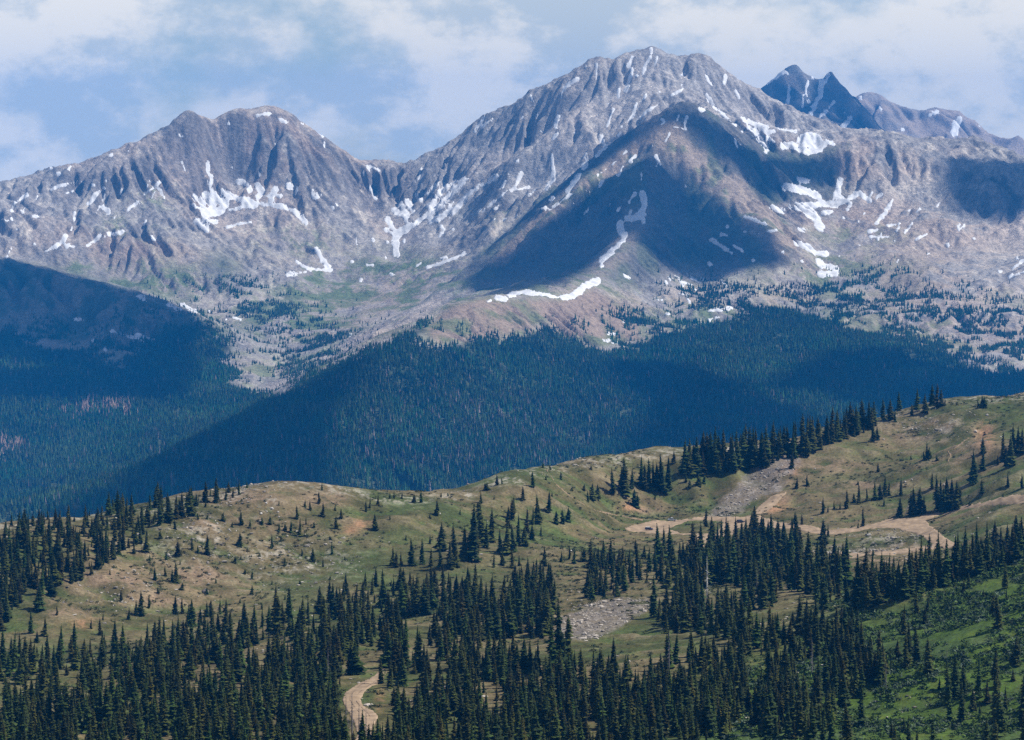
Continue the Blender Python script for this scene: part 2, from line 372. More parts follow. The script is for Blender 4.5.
def massif_cols(T):
    gx, gy = T.normal_slope(); sl_ = np.hypot(gx, gy)
    X, Y, Z, px, py = T.X, T.Y, T.Z, T.PXc, T.py
    n1 = fbm(X, Y, 260, 5, 80, .6); n2 = fbm(X, Y, 60, 4, 90, .6); n3 = fbm(X, Y, 18, 3, 95, .7)
    grey = C(.37, .34, .31); brown = C(.45, .37, .31); lite = C(.60, .54, .46); dark = C(.17, .155, .15)
    n4 = fbm(X + 20 * n2, Y * .22, 26, 4, 97, .6)
    green = C(.15, .19, .09); red = C(.42, .30, .23); floor = C(.035, .06, .022)
    c = lerp(grey, brown, smooth(-.35, .45, n1 + .5 * n2))
    c = lerp(c, lite + 0 * c, .7 * smooth(.12, .34, n2 * .5 + .25 * n3 + .55 * n4))
    c = lerp(c, dark * 1.3 + 0 * c, .7 * smooth(.12, .32, -n4 * .7 - .4 * n2 - .3 * n3))
    c = lerp(c, dark + 0 * c, .75 * smooth(.85, 1.5, sl_ + .5 * n3))
    redm = blobs(px, py, [(850,165,30,22),(960,300,70,35),(690,170,30,20),(740,210,30,15),(560,330,30,15),(480,320,40,14),(380,300,60,20),(270,150,60,30),(120,250,60,18),(850,215,60,20),(1000,330,60,20),(330,330,50,14),(790,165,20,15),(900,340,60,14),(590,300,25,14)])
    c = lerp(c, red + 0 * c, .55 * redm * smooth(-.4, .3, n2 + n1))
    dk = blobs(px, py, [(40,290,90,26),(130,320,70,22),(205,340,40,20),(222,266,22,20),(560,240,50,30),(520,265,50,20),(600,215,30,30),(690,215,35,35),(720,245,40,25),(760,160,50,16),(990,185,45,20),(902,280,30,13),(830,190,30,18),(700,140,30,20)])  # dark tundra and rock tones, with cloud-shadow patches painted into the colour
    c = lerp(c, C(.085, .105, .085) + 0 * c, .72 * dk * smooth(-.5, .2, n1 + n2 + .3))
    scree = blobs(px, py, [(350,355,80,18),(240,305,40,12),(420,318,30,8),(700,290,70,14),(560,200,20,30),(510,230,30,16),(830,290,50,12),(1010,270,70,60),(900,180,40,25),(20,330,30,6),(670,300,50,8),(760,290,60,10),(620,290,18,20)])
    c = lerp(c, lite * 1.05 + 0 * c, .7 * scree * smooth(-.5, .2, n1 + n2))
    gm = blobs(px, py, [(150,195,25,20),(130,230,40,16),(160,280,60,12),(100,265,60,8),(330,285,50,20),(300,240,40,14),(430,280,70,20),(500,210,50,12),(400,270,50,20),(450,300,60,14),(500,320,60,16),(700,160,30,25),(735,190,30,20),(560,270,60,30),(620,280,30,30),(610,320,30,16),(700,310,100,14),(840,270,60,25),(860,235,60,14),(960,330,80,14),(790,310,70,16),(560,250,50,25),(590,230,30,20),(300,330,60,30),(330,370,60,24)])
    lowg = smooth(ZC - 250, ZC - 420, Z)
    c = lerp(c, green + 0 * c, np.clip(.85 * gm * smooth(-.35, .35, n2 + n3 * .6) + .6 * lowg * smooth(-.1, .5, n2 + n1), 0, 1) * smooth(1.15, .6, sl_))
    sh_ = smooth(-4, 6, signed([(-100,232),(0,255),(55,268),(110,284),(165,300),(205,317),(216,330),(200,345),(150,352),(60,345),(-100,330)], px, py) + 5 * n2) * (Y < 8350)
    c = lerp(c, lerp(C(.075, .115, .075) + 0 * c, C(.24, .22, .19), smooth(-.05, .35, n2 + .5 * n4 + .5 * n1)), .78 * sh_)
    c = lerp(c, C(.42, .37, .33) + 0 * c, .8 * np.exp(-(((px - 25) / 55) ** 2 + ((py - 332 - .25 * px) / 7) ** 2)) * (Y < 8300))
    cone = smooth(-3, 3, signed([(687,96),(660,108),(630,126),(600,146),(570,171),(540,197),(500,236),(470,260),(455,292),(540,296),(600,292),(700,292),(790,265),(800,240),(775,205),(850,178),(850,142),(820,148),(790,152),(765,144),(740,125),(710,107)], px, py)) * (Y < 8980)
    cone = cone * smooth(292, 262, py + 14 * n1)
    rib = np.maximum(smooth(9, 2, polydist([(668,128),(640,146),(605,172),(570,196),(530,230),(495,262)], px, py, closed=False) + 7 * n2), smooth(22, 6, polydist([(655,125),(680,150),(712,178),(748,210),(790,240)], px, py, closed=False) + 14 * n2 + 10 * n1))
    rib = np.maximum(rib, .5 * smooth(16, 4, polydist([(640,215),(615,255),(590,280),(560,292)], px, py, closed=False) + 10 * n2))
    cc = lerp(C(.125, .125, .118) + 0 * c, C(.16, .15, .13), smooth(-.3, .3, n2)); cc = lerp(cc, C(.10, .13, .075) + 0 * c, .7 * smooth(.0, .3, fbm(X, Y * .3, 60, 3, 120)))  # cone's dark rock tone also paints in the cloud-shadow band below its shoulder
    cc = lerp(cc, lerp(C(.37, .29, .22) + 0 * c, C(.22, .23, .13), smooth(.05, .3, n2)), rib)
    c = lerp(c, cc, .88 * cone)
    back = smooth(-8, 8, signed([(415,160),(470,120),(560,75),(652,40),(740,75),(830,125),(840,150),(760,150),(687,110),(600,155),(500,240),(430,270),(410,220)], px, py)) * (Y > 8990)
    c = lerp(c, C(.47, .445, .42) * (1 + .25 * n2[..., None]), .5 * back)
    warm = blobs(px, py, [(960,230,80,40),(900,165,50,20),(940,290,90,30),(985,330,60,20),(850,165,25,16),(690,296,90,10),(780,300,50,10),(650,300,40,12)])
    c = lerp(c, C(.47, .36, .285) + 0 * c, .6 * warm * smooth(-.5, .1, n1 + n2))
    sb = smooth(15, 3, polydist([(436,306),(400,325),(350,352),(310,375),(275,395)], px, py, closed=False) + 8 * n2) * (Y > 6600)
    c = lerp(c, C(.50, .43, .38) + 0 * c, .85 * sb)
    knob = smooth(-4, 5, signed([(420,330),(450,306),(480,298),(560,300),(595,290),(640,310),(640,340),(600,348),(570,338),(545,322),(500,338),(440,345)], px, py)) * (Y < 7500)
    c = lerp(c, lerp(C(.17, .19, .085) + 0 * c, C(.34, .25, .19), smooth(-.1, .35, n1 + .6 * n2 + .3 * smooth(480, 620, px) - .1)), .9 * knob)
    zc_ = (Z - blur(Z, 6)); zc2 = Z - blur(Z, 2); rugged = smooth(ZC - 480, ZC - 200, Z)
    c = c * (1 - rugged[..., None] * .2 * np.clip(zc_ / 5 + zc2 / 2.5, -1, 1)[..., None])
    wood = smooth(-3, 8, forest_mask(px, py))
    c = lerp(c, floor + 0 * c, wood * .9)
    return np.clip(c * (1 + .2 * n3)[..., None], .01, .9)

# forest boundary, given where it lies on the slopes
FOREST = [[(-95,318),(0,330),(40,345),(80,358),(118,368),(135,352),(150,338),(175,326),(200,322),(212,336),(235,346),(222,362),(240,372),(232,382),(262,393),(290,398),(262,420),(80,520),(-95,640)],
 [(-95,640),(60,508),(250,414),(330,374),(425,322),(428,332),(412,345),(436,350),(470,338),(510,342),(545,326),(575,340),(600,352),(640,345),(680,330),(722,320),(760,308),(815,312),(860,334),(905,342),(945,350),(985,372),(1030,372),(1120,362),(1120,700),(-95,700)]]
CLEAR = [(700,345,14,8),(780,352,10,7),(930,368,30,5),(640,360,4,3),(885,365,12,6)]
def forest_mask(px, py):
    f = np.maximum(signed(FOREST[0], px, py), signed(FOREST[1], px, py))
    pass
    return f
M_ROCK = mat_attr('mountain_rock', .10, 7.0, .12, .30)
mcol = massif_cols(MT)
print('massif cols', round(time.time() - T0, 1))
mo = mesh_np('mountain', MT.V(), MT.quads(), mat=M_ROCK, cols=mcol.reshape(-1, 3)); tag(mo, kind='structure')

# ------------------------------------------------------------------ the two ranges behind
def far_range(name, crest, extra, px0, px1, d0, d1, base, seed, dark=False):
    pts = densify(crest, 150) + [np.array(P(*q)) for q in extra]
    for x in np.arange(P(px0, 0, d0)[0] - 300, P(px1, 0, d1)[0] + 301, 300):
        pts.append(np.array([x, d0, base])); pts.append(np.array([x, d1, base]))
    r = RBF(pts, 14.0)
    g = Grid(P(px0, 0, d1)[0] - 100, P(px1, 0, d1)[0] + 100, d0 - 20, d1 + 20, 14.0)
    z, dm = r(g.X, g.Y); a = 4 + 60 * smooth(20, 200, dm)
    z = z + a * fbm(g.X, g.Y, 330, 5, seed, .55, ridged=True) + (7 if dark else 6) * fbm(g.X, g.Y, 60, 3, seed + 3)
    kp = smooth(10, 120, dm); g.Z = z * (1 - kp) + blur(erode(z, g.st, 450, 60, 40, cap=5), 1) * kp
    T = Terrain(np.arange(px0, px1, 1.25), np.arange(d0, d1, 10), lambda X, Y: g.sample(X, Y) + (13 if dark else 12) * (fbm(X, Y * .6, 95, 6, seed + 9, .6, ridged=True) - .35))
    gx, gy = T.normal_slope(); s_ = np.hypot(gx, gy)
    n1 = fbm(T.X, T.Y, 260, 4, seed + 20); n2 = fbm(T.X, T.Y, 50, 4, seed + 30)
    if dark: c = lerp(C(.15, .155, .16), C(.30, .27, .25), smooth(-.3, .4, n1 * .5 + n2))
    else:
        c = lerp(C(.30, .27, .25), C(.38, .31, .26), smooth(-.4, .4, n1 + n2)); c = lerp(c, C(.12, .11, .11) + 0 * c, .6 * smooth(.9, 1.5, s_))
    o = mesh_np(name, T.V(), T.quads(), mat=M_ROCK, cols=c.reshape(-1, 3)); tag(o, kind='structure'); return T
FT1 = far_range('mountain', [(700,130,12400),(740,108,12450),(760,90,12500),(778,74,12500),(795,64,12500),(799,67,12500),(803,73,12500),(808,80,12510),(812,83,12520),(817,85,12510),(822,80,12500),(827,75,12500),(831,72,12500),(836,77,12500),(843,85,12500),(858,102,12500),(872,118,12500),(886,134,12500),(905,160,12500),(930,190,12500)],
    [(795,95,12300),(800,120,12100),(830,100,12350),(850,125,12150),(812,110,12200),(770,110,12250),(820,140,11950),(880,165,12000),(780,150,11900)], 690, 960, 11500, 12900, ZC - 300, 200, True)
FT2 = far_range('mountain', [(780,118,14300),(835,105,14400),(862,94,14500),(872,92,14500),(885,98,14500),(900,108,14500),(918,112,14500),(934,108,14500),(955,110,14500),(972,119,14500),(985,130,14500),(1000,138,14500),(1024,141,14500),(1060,150,14500),(1120,165,14500)],
    [(934,140,14100),(960,150,14000),(900,140,14050),(870,130,14100),(1000,165,14050),(1060,175,14000),(985,145,14300),(918,128,14300)], 770, 1130, 13300, 15000, ZC - 350, 260)
print('far', round(time.time() - T0, 1))

# ------------------------------------------------------------------ the near ridge
fgc = {
 -110: [(740,900),(700,1010),(672,1150),(650,1240),(610,1290),(575,1340),(550,1390)],
 0: [(740,900),(700,1010),(670,1150),(648,1240),(600,1300),(560,1360),(528,1420)],
 128: [(740,900),(700,1000),(660,1130),(632,1280),(580,1360),(540,1430),(510,1490)],
 200: [(740,900),(700,1000),(660,1130),(628,1300),(580,1390),(530,1460),(499,1530)],
 272: [(740,900),(700,1000),(660,1120),(625,1300),(600,1380),(560,1440),(520,1500),(481,1560)],
 340: [(740,900),(700,1000),(660,1115),(622,1270),(595,1390),(550,1460),(489,1570)],
 400: [(740,900),(700,1000),(660,1110),(620,1250),(590,1400),(550,1480),(498,1580)],
 455: [(740,900),(700,1000),(660,1110),(620,1250),(590,1400),(545,1500),(497,1620)],
 512: [(740,900),(690,1010),(650,1120),(620,1250),(590,1400),(540,1530),(477,1660)],
 570: [(740,900),(690,1010),(650,1120),(612,1270),(575,1450),(535,1600),(466,1740)],
 640: [(740,900),(680,1010),(640,1130),(600,1300),(560,1500),(529,1690),(500,1730),(456,1800)],
 700: [(740,900),(680,1000),(630,1130),(590,1310),(560,1500),(523,1690),(490,1750),(452,1820)],
 768: [(740,900),(680,990),(620,1120),(585,1300),(555,1500),(520,1680),(480,1760),(447,1830)],
 830: [(740,890),(670,990),(606,1120),(592,1280),(556,1500),(522,1670),(480,1760),(429,1850)],
 896: [(740,880),(660,980),(592,1120),(600,1230),(566,1450),(543,1590),(520,1670),(480,1740),(440,1840),(414,1910)],
 960: [(740,860),(655,965),(572,1125),(586,1240),(545,1470),(515,1610),(480,1700),(440,1810),(400,1910)],
 1024: [(740,840),(650,950),(550,1130),(566,1250),(520,1480),(497,1590),(450,1710),(398,1880)],
 1130: [(740,820),(640,940),(530,1130),(545,1250),(505,1480),(490,1590),(440,1710),(396,1880)]}
fpts = []
for px, lst in fgc.items():
    for py, d in lst: fpts.append(np.array(P(px, py, d)))
    py, d = lst[-1]; z = P(px, py, d)[2]
    for k, (dd, dz) in enumerate(((60, -6), (160, -50), (420, -190), (800, -380), (1500, -620))):
        fpts.append(np.array([(d + dd) * (px - 512) / F, d + dd, max(z + dz, ZC - 855)]))
    for dd, z in ((700, -158), (450, -118), (200, -64), (60, -22)):
        if px in (-110, 128, 400, 640, 896, 1130): fpts.append(np.array([dd * (px - 512) / F, dd, ZC + z]))
fpts.append(np.array([0, 0, ZC - 2.5])); 
for x in (-300, 300): fpts.append(np.array([x, 100, ZC - 25])); fpts.append(np.array([x * 2, 600, ZC - 140]))
# side shoulders
crestline = [(-110,550,1390),(0,528,1420),(60,519,1455),(128,510,1490),(180,503,1515),(230,492,1540),(258,484,1555),(272,481,1560),(300,484,1563),(340,489,1570),(368,497,1577),(400,499,1585),(440,499,1605),(470,494,1625),(500,481,1655),(530,472,1685),(560,467,1720),(600,462,1765),(640,455,1800),(675,453,1812),(700,452,1820),(768,447,1830),(800,440,1840),(830,430,1850),(870,419,1885),(900,413,1910),(925,405,1918),(950,400,1920),(985,398,1900),(1024,398,1880),(1130,396,1880)]
fpts += densify(crestline, 30)
FR = RBF(fpts, 55.0, 0.002)
FG = Grid(-760, 760, 0, 3620, 8.0)
fz, fdm = FR(FG.X, FG.Y)
fz = fz + (9 * fbm(FG.X, FG.Y * .8, 105, 4, 300, .5, ridged=True) - 1.8) * (.25 + .75 * smooth(5, 50, fdm)) * smooth(200, 700, FG.Y)
FG.Z = erode(fz, 8.0, 2200, 16, 34, cap=3.5)
def hfg(X, Y): return FG.sample(X, Y) + 1.7 * fbm(X, Y, 26, 4, 310, .55) + .3 * fbm(X, Y, 3.6, 3, 320, .6)
FT = Terrain(np.arange(-90, 1116, 1.25), np.concatenate([np.arange(4, 700, 12), np.arange(700, 2000, 2.0), np.arange(2000, 3620, 20)]), hfg)
print('near fan', FT.Z.shape, round(time.time() - T0, 1))

ROADS = [[(625,528),(640,524),(655,520),(675,519),(712,516),(745,516),(758,514),(772,519),(800,524),(828,530),(850,528),(868,524),(885,519),(910,517),(935,513),(955,507),(975,502),(1000,497),(1030,492),(1118,480),(1118,489),(1030,502),(1000,507),(985,507),(962,511),(942,515),(926,520),(930,526),(940,532),(950,539),(962,545),(945,550),(932,544),(922,537),(912,532),(896,528),(880,528),(850,533),(825,535),(795,531),(770,528),(748,529),(735,528),(735,537),(718,538),(706,545),(694,555),(688,552),(698,541),(690,536),(665,535),(640,533),(628,532)],
 [(384,672),(384,682),(373,686),(365,692),(361,700),(363,706),(372,710),(379,716),(373,730),(369,748),(350,748),(357,735),(353,722),(346,710),(342,700),(344,693),(354,686),(369,678),(378,671)]]
ISLAND = [(670,529),(688,523),(705,521),(722,523),(716,531),(700,533),(680,532)]
TRAILS = [[(1000,415),(998,416),(988,422),(975,434),(963,442),(954,449)], [(948,451),(951,456),(948,460),(952,468),(956,474)], [(547,470),(549,474),(557,485),(570,496),(585,505),(597,511),(622,516),(642,520)]]
def ground_cols(T):
    X, Y, px, py = T.X, T.Y, T.PXc, T.py
    n1 = fbm(X, Y, 60, 5, 700, .6); n2 = fbm(X, Y, 14, 4, 710, .65); n3 = fbm(X, Y, 4, 3, 720, .7)
    olive = C(.088, .086, .030); greenish = C(.058, .082, .022); straw = C(.145, .115, .058); soil = C(.225, .155, .105); stone = C(.31, .28, .235); rust = C(.33, .18, .10); lush = C(.066, .118, .014); screec = C(.19, .16, .135)
    c = lerp(olive, straw, smooth(-.45, .3, n1 + .5 * n2)); c = lerp(c, greenish + 0 * c, .8 * smooth(.0, .5, -n1 + .5 * n2))
    g = blobs(px, py, [(340,565,40,22),(400,535,40,14),(300,590,40,20),(560,515,30,10),(700,510,30,6),(850,480,50,10),(900,500,40,8),(480,580,60,20),(980,500,30,8),(640,515,20,5),(700,585,40,16),(420,560,30,14),(330,610,60,14),(60,660,60,20)])
    c = lerp(c, greenish + 0 * c, .75 * g * smooth(-.5, .2, n2 + n1))
    m = smooth(-60, 30, signed([(640,760),(700,690),(790,640),(850,600),(900,596),(960,570),(1024,545),(1130,530),(1130,780),(640,780)], px, py) - 20 + 25 * n1)
    c = lerp(c, lush + 0 * c, m * .95); c = lerp(c, C(.07, .085, .016) + 0 * c, m * .7 * smooth(.0, .5, n2 + .3 * n3))
    c = lerp(c, C(.055, .085, .04) + 0 * c, m * .5 * smooth(.1, .5, fbm(X, Y, 25, 3, 740)))
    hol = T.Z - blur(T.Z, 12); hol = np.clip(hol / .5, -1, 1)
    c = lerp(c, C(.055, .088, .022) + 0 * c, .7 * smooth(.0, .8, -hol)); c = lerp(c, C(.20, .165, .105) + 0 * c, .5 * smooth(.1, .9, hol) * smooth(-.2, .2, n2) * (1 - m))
    s = blobs(px, py, [(250,500,30,10),(215,520,30,10),(120,580,50,12),(60,610,40,10),(150,600,40,10),(200,575,40,14),(285,520,40,10),(640,510,26,6),(830,465,40,10),(790,475,25,9),(930,430,50,14),(960,440,30,10),(985,430,14,16),(965,462,14,7),(870,485,60,6),(330,500,30,8),(510,600,40,8),(440,560,30,6),(460,590,30,6),(690,600,20,8),(890,560,50,5),(850,548,40,5),(860,552,60,4),(910,546,20,4),(780,500,12,8),(770,508,8,6)])
    c = lerp(c, soil + 0 * c, .75 * s * smooth(-.55, .25, n2 + .6 * n3 + .4 * n1))
    r = blobs(px, py, [(362,524,10,5),(350,530,8,4),(428,597,10,8),(84,624,12,5),(985,436,10,12),(380,700,5,12),(775,508,14,7),(630,508,10,4),(790,468,10,8),(695,545,6,6)])
    c = lerp(c, rust + 0 * c, .8 * r * smooth(-.5, .3, n2 + n3))
    sc = smooth(-3, 3, np.maximum(signed([(706,521),(720,500),(740,480),(765,462),(792,449),(803,462),(783,480),(748,510),(732,519)], px, py), signed([(555,620),(580,608),(620,596),(655,598),(650,612),(620,630),(590,645),(558,640)], px, py)) + 9 * n1 + 7 * n2 - 2)
    c = lerp(c, screec * (1 + .0 * px)[..., None], sc * .62); c = lerp(c, C(.11, .10, .095) + 0 * c, sc * .8 * smooth(.1, .4, n3)); c = lerp(c, C(.40, .36, .33) + 0 * c, sc * .7 * smooth(.1, .5, -n3))
    cr = np.exp(-((py - np.interp(px, [q[0] for q in crestline], [q[1] for q in crestline])) / 5) ** 2) * (T.Y > 1200)
    rk = np.maximum(blobs(px, py, [(262,512,10,7),(272,500,7,5),(250,486,20,5),(225,497,20,5),(190,512,20,6),(290,560,60,20),(200,540,40,20),(930,428,30,10),(600,462,40,4),(510,480,20,5),(900,540,40,6),(850,552,40,4)]) * .8, cr * .75)
    c = lerp(c, stone + 0 * c, rk * smooth(.0, .35, n3 + .5 * n2))
    c = lerp(c, C(.045, .055, .022) + 0 * c, .55 * smooth(.25, .5, n3 - .3 * n2) * (1 - sc))
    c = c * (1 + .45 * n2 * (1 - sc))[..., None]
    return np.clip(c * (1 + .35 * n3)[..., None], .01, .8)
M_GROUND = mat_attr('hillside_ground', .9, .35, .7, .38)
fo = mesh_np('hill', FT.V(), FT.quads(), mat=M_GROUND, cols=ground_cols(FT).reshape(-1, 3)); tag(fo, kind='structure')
M_DIRT = mat_flat('road_dirt', (.30, .22, .145), .95, .25, .32, bump=.15)
_nz = 2.6 * fbm(FT.X, FT.Y * .5, 14, 4, 750, .6) - .5
M_TRAIL = mat_flat('trail_dirt', (.25, .18, .11), .95, .4, .3)
def road_patch(name, f):
    V, Fc = FT.patch(np.where(FT.vis, f, -5), .18); o = poly_mesh(name, V, Fc, M_DIRT); tag(o, kind='structure'); return o
road_patch('dirt_road', np.minimum(signed(ROADS[0], FT.PXc, FT.py), -signed(ISLAND, FT.PXc, FT.py)) + _nz)
road_patch('dirt_track', np.maximum(signed([(805,556),(835,553),(870,552),(900,549),(930,545),(948,541),(938,549),(905,554),(870,558),(835,559)], FT.PXc, FT.py), signed([(750,515),(760,505),(772,496),(788,489),(788,495),(774,505),(764,515)], FT.PXc, FT.py)) + 1.2 * _nz)
road_patch('dirt_road', signed(ROADS[1], FT.PXc, FT.py) + .45 * _nz)
_c = polydist([(384,672),(371,682),(359,690),(352,699),(358,708),(367,716),(370,728),(362,748)], FT.PXc, FT.py, closed=False)
M_RUT = mat_flat('wheel_ruts', (.20, .145, .10), .95, .5, .3)
_V, _F = FT.patch(np.where(FT.vis & (FT.py > 668), .75 - np.abs(_c - 2.4) + .25 * _nz, -5), .26); tag(poly_mesh('wheel_ruts', _V, _F, M_RUT), kind='structure')
for t in TRAILS: road_patch('trail', .85 - polydist(t, FT.PXc, FT.py, closed=False) + .3 * _nz).data.materials[0] = M_TRAIL
print('hill', round(time.time() - T0, 1))
# ------------------------------------------------------------------ snow lying in the gullies and bowls
SNOW = """11,211 16,202 27,195|2
0,219 8,221|1.5
11,218 12,219|1.6
51,190 60,186 72,183 83,182|1.7
66,194 74,190|1.4
88,204 96,195 104,188|1.2
100,206 108,210 109,213|2
120,194 123,188|1.3
128,210 137,203 144,195 150,191 159,182|1.7
160,190 164,197|1.3
182,161 184,169 189,177|1.3
180,135 182,136|1.1
191,131 192,136|.9
207,162 208,172 212,178 210,188 216,196|2
205,195 214,198 224,204 221,210 208,212|4
190,204 202,209 212,214|1.8
193,196 202,204 205,218|2.5
198,222 206,228|3.6
205,220 216,222|1.6
238,181 247,184 251,190|3
222,191 232,196 245,200 256,203 270,205 285,207 297,213 306,222|2.3
230,210 240,208|1.4
227,227 237,224 251,222|1.5
245,205 256,206|2.6
256,185 262,192 258,197|3
270,203 275,190|3
266,196 281,196|2
288,186 291,187|2
316,193 320,195 315,198|1.7
47,251 60,244 66,236|1.6
66,246 76,247|1
71,230 74,221 74,213|1.2
88,245 94,241 100,235|1.3
109,233 115,234 122,232|2
144,225 146,221|1
151,236 155,240|.8
256,116 266,114 273,114|1.4
280,119 286,122|1.2
302,124 307,124.5|1.1
313,127 323,135|1.3
331,139.5 336,142|1.3
363,171 365,177|1.3
368,186 376,199|1.1
368,165 381,171|1.3
421,170 417,182 415,190|1.1
397,254 395,240 401,231 416,224|3.4
416,224 431,212 446,200 466,178|3
388,220 396,232|2.6
386,229 396,236|1.8
394,210 404,216 409,228|2.2
401,204 407,216|2.2
407,201 412,210|2
416,195 420,200|2
426,194 431,191 435,186 442,180|1.7
430,207 441,192 454,182 463,180|2.3
436,220 453,210 468,195 481,185 496,177|2.3
448,219 461,206|1.5
482,212 494,202 506,192 512,188|1.4
502,187 506,180|1.4
502,175 508,174.5|1.2
468,216 481,210|1
496,223 512,216|1
482,127 493,119|1.2
316,249 322,259 328,266|2.4
296,261 308,269 331,270.5|1.6
288,274 306,272|1.9
366,265 372,265|1.3
416,266 421,264|1.3
428,267 446,262 466,253|1.4
441,258 446,257|1.6
487,302 491,301|1.4
496,298 505,299|2
510,295 514,294|2
651,49 652,55 646,64 642,75|1.3
633,57 628,66|1.4
633,69 629,81 626,91|1.6
657,57 653,72|1.1
597,64 596,80|1.1
578,79 568,85 562,92 560,103|1.6
530,95 536,105 537,117|1.3
558,116 556,127|1.5
678,76 686,73|1.5
673,95 682,89|1.4
618,97 619,89|1.4
637,104 634,115 622,127|1.9
657,105 647,111 638,119|1.4
613,110 607,126|1.2
601,137 602,141|2
557,134 551,140|1.1
622,131 618,136|1.4
552,154 553,170 553,181 546,190|1.4
521,173 516,185 512,190|2.2
514,190 529,187|1.6
530,194 535,191|1.1
706,75 707,78|1.2
709,81 715,87|1.1
726,75 724,83|1.3
707,95 714,106 727,118 736,126|1.3
743,120 752,124 768,126|2.2
748,126 756,132 762,142 767,150|2.4
760,128 768,132 776,131|2
778,129 786,131 795,132|1.8
768,137 774,142|1.6
783,146 795,146 805,152|3
800,140 808,136 815,138 823,145|3.2
800,148 808,153 820,149|3
827,141 834,145|1.6
606,147 596,156|1.9
587,163 583,168|2.1
579,175 574,182 567,191|2.1
662,119 664,122 660,126|1.3
679,115 677,121|1.2
674,127 685,129|1.2
700,109 704,110|1.3
650,146 656,145|1
622,154 626,152|1.2
630,161 635,156|2.4
597,176 617,161|1.1
600,186 602,179|1.8
543,214 558,203 572,194|1.3
551,200 553,197|1.6
571,206 574,203|1.2
656,156 662,166|1.7
641,173 641,180|1.4
643,194 645,205 642,212 643,222|2.4
626,218 634,219 642,214|2.7
620,222 620,229 624,236|3
623,240 617,246 608,254 602,259 601,266|2.1
512,294 524,292 542,294.5 562,298|1.6
562,298 572,296 579,292 583,287 594,282|3
592,283 597,281|3.6
604,341 616,344|1.8
609,333 614,334|1
625,275 629,277|1.8
666,282 667,283|1.5
649,295 656,299 664,300|1.7
676,292 688,296|1.3
681,282 692,285|1
688,274 695,280 701,283|1.2
722,281 726,286|1.1
709,264 710,265|1.5
712,240 719,245 731,253|1.7
733,245 746,254|1
721,234 727,236|1.1
744,216 752,219 764,224|1.8
743,232 745,232|1.3
708,311 720,309 732,307.5|1.3
709,320 719,317|1.6
785,187 795,188 806,191 818,197|3.2
799,179 808,181|2.6
797,207 812,206 822,203 834,206|3.4
808,212 816,219 820,227|4
822,213 832,211|2.2
840,180 838,190 836,196 843,200|3
836,203 847,201|2
849,197 860,193 870,200|2.6
868,202 872,192|1.6
876,198 882,194|1.5
850,204 848,209|2
892,200 886,212 876,223|1.7
796,243 808,247 817,253 826,254|2.6
818,260 822,267 831,266 838,271 836,274 820,274|2.2
771,207 783,211|2.2
790,206 796,211|1.3
799,229 807,229|1.7
769,231 776,231|1.3
843,217 844,218|1.7
868,232 878,230|1.1
888,226 900,224 897,231|1.3
912,216 920,209|1.3
917,239 927,234|1.1
905,212 910,210|1
959,230 964,226|1
870,237 890,237|.9
1012,269 1026,259|1.3
1010,277 1028,270|1.1
139,297 143,298|2
168,305 181,309|1.4
181,304 195,312|1.7
226,320 227,320|1.1
234,318 241,320|1.6
75,319 84,320|1.1
112,331 122,335 136,338|1.4
138,336 145,340 154,342|2.3
159,329 161,329|1.6"""
DOTS = [(60,199,1),(86,183,1),(111,155,1.6),(129,151,1.2),(59,174,1.3),(141,152,.9),(36,216,1.8),(21,237,1.4),(34,244,1.3),(21,210,1.3),(17,229,1),(47,196,1),(94,185,1.5),(229,123,1),(105,181,1),
 (255,115,1.2),(290,121,.9),(275,144,1.1),(332,208,1.1),(308,177.5,.9),(453,230,1.1),(441,227,1.1),(418,231,1),(461,220,1.1),(385,258,1.3),(391,252,1),(387,242,1),(475,131,1),(352,262,.8),(361,280,.9),(391,274,.8),(350,335,.8),
 (636,76,1.3),(586,67,.9),(662,68,1),(664,76,1.3),(682,84,1.1),(658,88,1),(656,96,.9),(621,115,1.3),(541,131,1.1),(575,133,1),(634,141,1),(648,151,1),(544,208,1.3),(580,201,1),(587,191,1),(686,186,1.2),(742,132,1),(701,180,.8),
 (626,321,1.2),(668,314,1.3),(695,290,1),(727,226,1),(759,234,1),(752,260,.9),(783,252,1),(802,261,1),(839,256,1),(860,245,1),(894,241,1),(974,239,1),(948,245,1),(928,254,.9),(1017,258,.8),(1000,272,.8),(209,311,.8),(94,340.5,1),(105,349,1)]
SNOW_T1 = """768,83 777,77 786,72|1.5
788,75 789,97 787,105|1.4
808,80 806,92 809,102|1.8
812,77 806,90|1.6
822,80 820,95 814,107 809,118|2.3
834,102 820,117|1.5
803,95 802,110|1
787,110 793,112|1.2
828,75 824,84|1.5
850,118 843,127|2
829,126 830,127|1.5
834,135 835,136|1.3
845,112 846,113|1"""
SNOW_T2 = """859,98 861,98|1.2
880,108 881,109|1.3
930,115 937,112|1.8
959,119 955,127 955,132|3.4
966,141 968,141|2.5
979,126 980,127|1.3
959,156 963,157|2.6
923,145 923,150|1.5
902,130 903,130|1"""
SNOW += "\n808,143 814,145|3\n208,200 214,206|3\n430,222 440,216|1.5"
_r = random.Random(4)
for (x0, x1, y0, y1, n, dx) in ((470,690,75,175,34,-.5),(440,530,150,230,14,-.9),(0,170,165,250,26,-.5),(170,330,130,215,14,.1),(700,800,85,150,12,.5),(560,640,150,215,10,-.7),(860,1020,200,270,16,-.7),(600,760,270,320,12,.8),(330,420,165,250,8,.2)):
    for _ in range(n):
        x, y, L = _r.uniform(x0, x1), _r.uniform(y0, y1), _r.uniform(2, 10)
        if _r.random() < .4: continue
        SNOW += "\n%.1f,%.1f %.1f,%.1f|%.2f" % (x, y, x + dx * L, y + L, _r.uniform(.55, .95))
